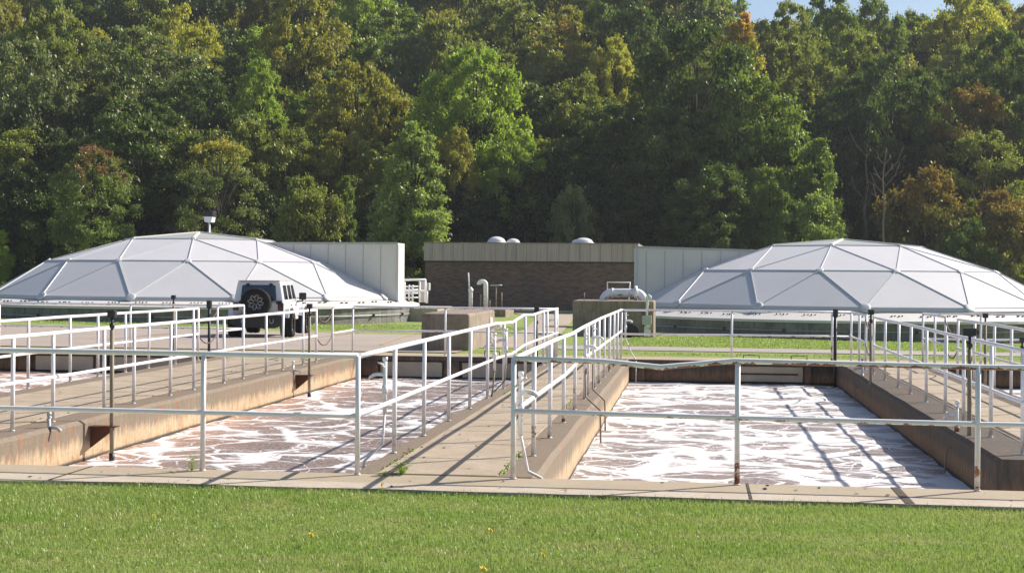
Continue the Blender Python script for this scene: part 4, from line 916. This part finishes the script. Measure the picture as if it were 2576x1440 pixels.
hero = [
 (235,376,105,100,'redtip','round2','red-topped green tree above the left part of the left dome'),
 (560,352,105,104,'ytop','loose','loose grey-green tree with yellow top, right behind the lamp'),
 (500,420,70,107,'grey','loose','sparse grey tree with bare twigs just left of the lamp'),
 (-28,565,60,98,'lime','round1','yellow-green tree cut by the left edge, level with the left dome'),
 (768,455,88,101,'olive','bush','low olive shrubby tree above the right side of the left dome'),
 (868,440,46,103,'mid','tall','slim green tree between the olive shrub and the tall pale poplar'),
 (1040,304,100,97,'poplar','tall','tall light green poplar left of the brick building'),
 (1012,455,80,99,'poplar','round2','light green tree clasped in front of the poplar, behind the left entrance box'),
 (1445,480,66,103,'grey','bush','small grey-green tree behind the middle of the brick building'),
 (2055,345,85,104,'mid','tall','green and yellow tree above the left half of the right dome'),
 (2045,500,95,101,'poplar','bush','bright bushy tree just behind the top of the right dome'),
 (1760,62,165,112,'dark','round1','very large dark green tree above the right dome left edge'),
 (1900,200,150,109,'mid','round3','large leafy green tree bulging above the right dome'),
 (1700,280,150,108,'dark','round2','dark green tree low on the slope above the right entrance box'),
 (2335,438,112,101,'orange','bush','orange-brown bushy tree above the right part of the right dome'),
 (2515,490,95,100,'orange','bush','brownish bush at the right edge above the dome'),
 (2480,330,110,106,'olive','loose','pale olive leaning tree with open branches near the right edge'),
 (330,72,150,124,'grey','loose','big grey-green tree with feathery crown at upper left'),
 (130,40,150,128,'olive','wide','broad dull green tree at the upper left corner'),
 (60,110,130,118,'grey','round2','grey-green tree hanging at the left edge, upper part'),
 (345,255,165,110,'dark','round3','glossy dark green tree above the left dome'),
 (130,330,110,112,'deep','round1','almost black green tree at the left edge, mid height'),
 (470,28,110,146,'yellow','wide','yellow-green tree with a flat top, upper left third'),
 (760,-30,120,136,'gold','round2','tall tree with orange tinted leaves, top left of centre'),
 (655,155,62,122,'lime','round1','small bright yellow-green tree between darker ones, left of centre'),
 (905,165,130,120,'gold','wide','golden olive tree left of the bright lime tree'),
 (870,340,120,112,'gold','wide','lower golden tree left of the tall poplar'),
 (720,330,110,112,'olive','round1','dark olive tree above the right side of the left dome'),
 (1205,128,150,116,'lime','round1','large bright lime green tree in the centre'),
 (1290,330,90,110,'lime','round3','lower bright green crown below the large lime tree'),
 (1150,330,55,108,'gold','bush','small tan tree between the poplar and the lime tree'),
 (1400,70,120,138,'otop','round2','orange-topped tree right of centre, high on the slope'),
 (1300,10,150,150,'olive','round3','broad olive tree at the top, right of centre'),
 (1540,100,75,132,'yellow','round1','yellow-green tree with gold edge, right of the orange-topped one'),
 (1455,200,110,122,'olive','round2','olive tree with tan leaves right of the lime tree'),
 (1520,270,110,114,'dark','round3','dark green tree with golden top leaves, right of centre'),
 (1380,380,120,110,'deep','round1','dark shaded tree above the brick building'),
 (1590,420,110,106,'deep','round2','dark green tree above the right end of the brick building'),
 (1150,470,110,108,'deep','round1','dark shaded tree above the left end of the brick building'),
 (1865,28,72,128,'yellowred','tall','yellow and orange tree left of the sky gap'),
 (1560,-25,110,140,'dark','round1','dark green tree at the top edge, left of the sky gap'),
 (1700,-40,120,150,'deep','round2','dark tree at the top edge just left of the sky gap'),
 (1985,12,85,140,'olive','round2','olive tree right under the sky gap'),
 (2085,-12,90,150,'mid','round3','green tree rising into the sky at upper right'),
 (2205,2,85,155,'mid','round1','rounded green tree against the sky, between two sky gaps'),
 (2300,34,60,158,'mid','round2','small green tree right below the right end of the sky'),
 (2440,-12,120,150,'yellow','round3','large yellowish tree at the upper right corner'),
 (2130,90,130,132,'olive','wide','broad olive tree with yellow edge, upper right'),
 (2250,150,150,118,'dark','wide','wide very dark tree above the dead tree'),
 (2520,95,130,114,'dark','round2','dark green tree at the right edge, upper part'),
 (2440,220,120,110,'orange','loose','brownish open tree near the right edge'),
 (2150,300,110,120,'deep','round3','dark tree behind the bare trunk at right'),
 (2330,330,120,122,'deep','round1','dark tree behind the dead tree'),
 (640,300,110,118,'dark','round2','shaded green tree above the white car'),
 (450,470,90,112,'deep','round3','dark tree between the red-topped tree and the sparse grey one'),
 (1000,30,140,150,'mid','round3','mid green tree at the top, left of centre'),
 (900,-40,120,160,'lime','round1','light green tree touching the top edge, left of centre'),
 (1130,60,130,140,'olive','wide','olive green tree above the lime one'),
 (60,420,110,104,'deep','round2','dark bushy tree low at the left edge'),
 (120,500,90,103,'dark','bush','dark bush beside the red-topped tree'),
 (660,470,70,106,'deep','bush','dark bush above the middle of the left dome'),
 (950,490,70,106,'deep','bush','dark bush left of the poplar foot'),
 (2200,520,80,106,'deep','bush','dark bush at the foot of the bare trunk'),
 (2420,560,80,98,'dark','bush','low dark bush right of the orange-brown one'),
 (1800,420,120,102,'dark','round1','dark leafy tree right above the right entrance box'),
 (1940,430,90,103,'mid','round2','leafy green tree low above the right dome'),
]
for h in hero: tree(*h)
rf_ = random.Random(77)
nf = 0
for D, py0, dpx, kinds in ((114, 330, 190, 'deep dark dark mid olive'), (126, 215, 165, 'dark mid olive mid dark'), (140, 120, 150, 'olive dark mid gold grey lime olive'), (156, 45, 140, 'mid olive gold dark lime yellow mid'), (172, -60, 105, 'olive mid dark gold'), (184, -110, 100, 'olive mid dark gold')):
    px = -140
    while px < 2750:
        py = py0+rf_.uniform(-35, 45); x_ = px+rf_.uniform(-25, 25)
        if x_ > 1780 and D > 120: py = max(py, 60 if D > 150 else 100)
        if 1830 < x_ < 2400 and D > 166: py = 58
        if x_ > 2400 and D > 150: py = rf_.uniform(-30, 30)
        tree(x_, py, (rf_.uniform(4.0, 5.6))*3578/D, D+rf_.uniform(-4, 4), rf_.choice(kinds.split()), rf_.choice(['round1', 'round2', 'round3', 'wide'])); px += dpx
# labels of the remaining trees: where they show, and how they look
def zone(px):
    return ['at the left edge', 'above the left dome left part', 'above the left dome top', 'above the parked car', 'above the tall poplar', 'above the left end of the brick building', 'above the right end of the brick building', 'above the right entrance box', 'above the left part of the right dome', 'above the dead tree', 'at the right edge'][min(10, max(0, int((px+20)/240)))]
def band(py): return 'at the top' if py < 20 else 'high' if py < 120 else 'in the upper middle' if py < 230 else 'halfway up'
from collections import defaultdict
gr = defaultdict(list)
for T in TREES:
    if T[7]: T[0]['label'] = T[7]
    else: gr[(KINDS[T[5]][5], band(T[2]), zone(T[1]))].append(T)
for (kw, bd, zn), ts in gr.items():
    ts.sort(key=lambda T: T[1]); n = len(ts)
    for i, T in enumerate(ts):
        pre = '' if n == 1 else ['leftmost ', 'second ', 'third ', 'fourth '][i] if i < n-1 else 'rightmost '
        T[0]['label'] = f'{pre}{kw} tree {bd} on the slope {zn}'.replace('in the upper middle on the slope', 'amid the slope').replace(' on the slope above', ' above')
# dead tree, bare trunk
def bare(px, pt, pb, D, mat, label, seed, nbr, rad, lean=0, name='dead_tree'):
    b0 = atd(px, pb, D); tp = atd(px+lean, pt, D); r = random.Random(seed); t = empty(name, (b0.x, b0.y, zg(b0.x, b0.y)), label, 'tree')
    pts = [Vector((b0.x, b0.y, zg(b0.x, b0.y)-.3))]+[b0.lerp(tp, k/6)+Vector((r.uniform(-.15, .15), 0, 0)) for k in range(7)]
    mb = MB().tube(pts, [rad*1.2]+[rad*(1-.8*k/6) for k in range(7)], 8); par(mb.build('trunk', mat), t)
    for k in range(nbr):
        f = r.uniform(.25, .95); p = b0.lerp(tp, f); s = r.choice((-1, 1)); ln = r.uniform(.8, 2.6)*(1.2-f*.6)
        q = [p, p+Vector((s*ln*.45, r.uniform(-.3, .3), ln*.5)), p+Vector((s*ln*.7, r.uniform(-.4, .4), ln*1.15))]
        bm_ = MB().tube(q, [rad*.4, rad*.28, .015], 6); 
        bm_.tube([q[1], q[1]+Vector((s*ln*.35, .1, ln*.25))], [rad*.22, .012], 5); par(bm_.build('branch', mat), t)
bare(2226, 372, 600, 98.5, M['deadwood'], 'bare pale dead tree with upright branches above the right dome', 4, 9, .085, 0)
bare(2172, 300, 640, 99.5, M['darkbark'], 'tall dark bare trunk left of the pale dead tree', 8, 4, .13, 14, 'bare_trunk')
# undergrowth along the foot of the slope
def under(n_cl, per):
    g = np.random.default_rng(5); x = g.uniform(-62, 62, n_cl); y = g.uniform(88, 101, n_cl); zz = gz(x, y); rr = g.uniform(.7, 1.7, n_cl); hh = g.uniform(.4, 2.4, n_cl)*sm(86, 96, y)
    n = n_cl*per; ci = np.repeat(np.arange(n_cl), per); d = g.normal(0, 1, (n, 3)); d /= np.linalg.norm(d, axis=1)[:,None]; d[:,2] = np.abs(d[:,2])
    pos = d*(rr[ci]*g.uniform(.4, 1, n))[:,None]; pos[:,2] *= .8; pos += np.stack([x, y, zz+hh*.6], 1)[ci]
    nr = d+g.normal(0, .5, (n, 3)); nr /= np.linalg.norm(nr, axis=1)[:,None]; t1 = np.cross(nr, g.normal(0, 1, (n, 3))); t1 /= np.linalg.norm(t1, axis=1)[:,None]; t2 = np.cross(nr, t1); sz = .25*g.uniform(.6, 1.3, n)[:,None]
    V = np.stack([pos-t1*sz*.6, pos+t2*sz*.4, pos+t1*sz*.6, pos-t2*sz*.4], 1).reshape(-1, 3)
    me = npmesh('undergrowth', V, np.arange(n*4).reshape(n, 4), LEAF['dark'], {'rnd': g.uniform(0, 1, n)})
    o = bpy.data.objects.new('undergrowth', me); col.objects.link(o); tag(o, 'dark undergrowth along the foot of the wooded slope', 'undergrowth', kind='stuff')
under(330, 170)
def litter(n, xr, yr, z, label):
    g = random.Random(21); mb = MB()
    for i in range(n):
        x, y = g.uniform(*xr), g.uniform(*yr); a = g.uniform(0, 6.28); r = g.uniform(.012, .028); u = Vector((math.cos(a), math.sin(a), g.uniform(-.2, .2)))*r; v = Vector((-math.sin(a), math.cos(a), g.uniform(.1, .6)))*r*.6; c = Vector((x, y, z+.006))
        mb.add([c-u, c+v, c+u, c-v], [(0,1,2,3)])
    tag(mb.build('fallen_leaves', M['bark']), label, 'leaves', kind='stuff')
litter(70, (-.05, 1.55), (.15, 18), .012, 'small dry leaves scattered on the middle walkway')
litter(70, (-7, -4.6), (1.2, 18), .012, 'small dry leaves scattered on the left walkway')
litter(60, (-8, 9), (-.75, 0), .002, 'small dry leaves scattered on the front kerb')
mo = MB(); g_ = random.Random(4)
for x0, y0_, y1_ in ((.155, .3, 1.9), (1.265, .2, 2.1), (.155, 8.8, 11), (1.265, 6.5, 8.5)):
    for i in range(90):
        y = g_.uniform(y0_, y1_); x = x0+g_.gauss(0, .012); r = g_.uniform(.006, .018); mo.lathe([(r, 0), (r*.7, r*.6), (0, r*.8)], 5, Matrix.Translation((x, y, .003)))
tag(mo.build('moss', M['blades']), 'dark green moss in the joints of the middle walkway', 'moss', kind='stuff')

# thin air over the valley: far things lose a little contrast
hz = MB().box((-290, -70, -3), (290, 320, 95)); o = hz.build('haze'); m = bpy.data.materials.new('thin_haze'); m.use_nodes = True; m.node_tree.nodes.clear()
pv = m.node_tree.nodes.new('ShaderNodeVolumePrincipled'); pv.inputs['Color'].default_value = (.9, .93, 1, 1); pv.inputs['Density'].default_value = .00026; pv.inputs['Anisotropy'].default_value = .3
mo_ = m.node_tree.nodes.new('ShaderNodeOutputMaterial'); m.node_tree.links.new(pv.outputs[0], mo_.inputs['Volume']); o.data.materials.append(m)
tag(o, 'thin pale haze in the air over the valley', 'haze', kind='stuff')
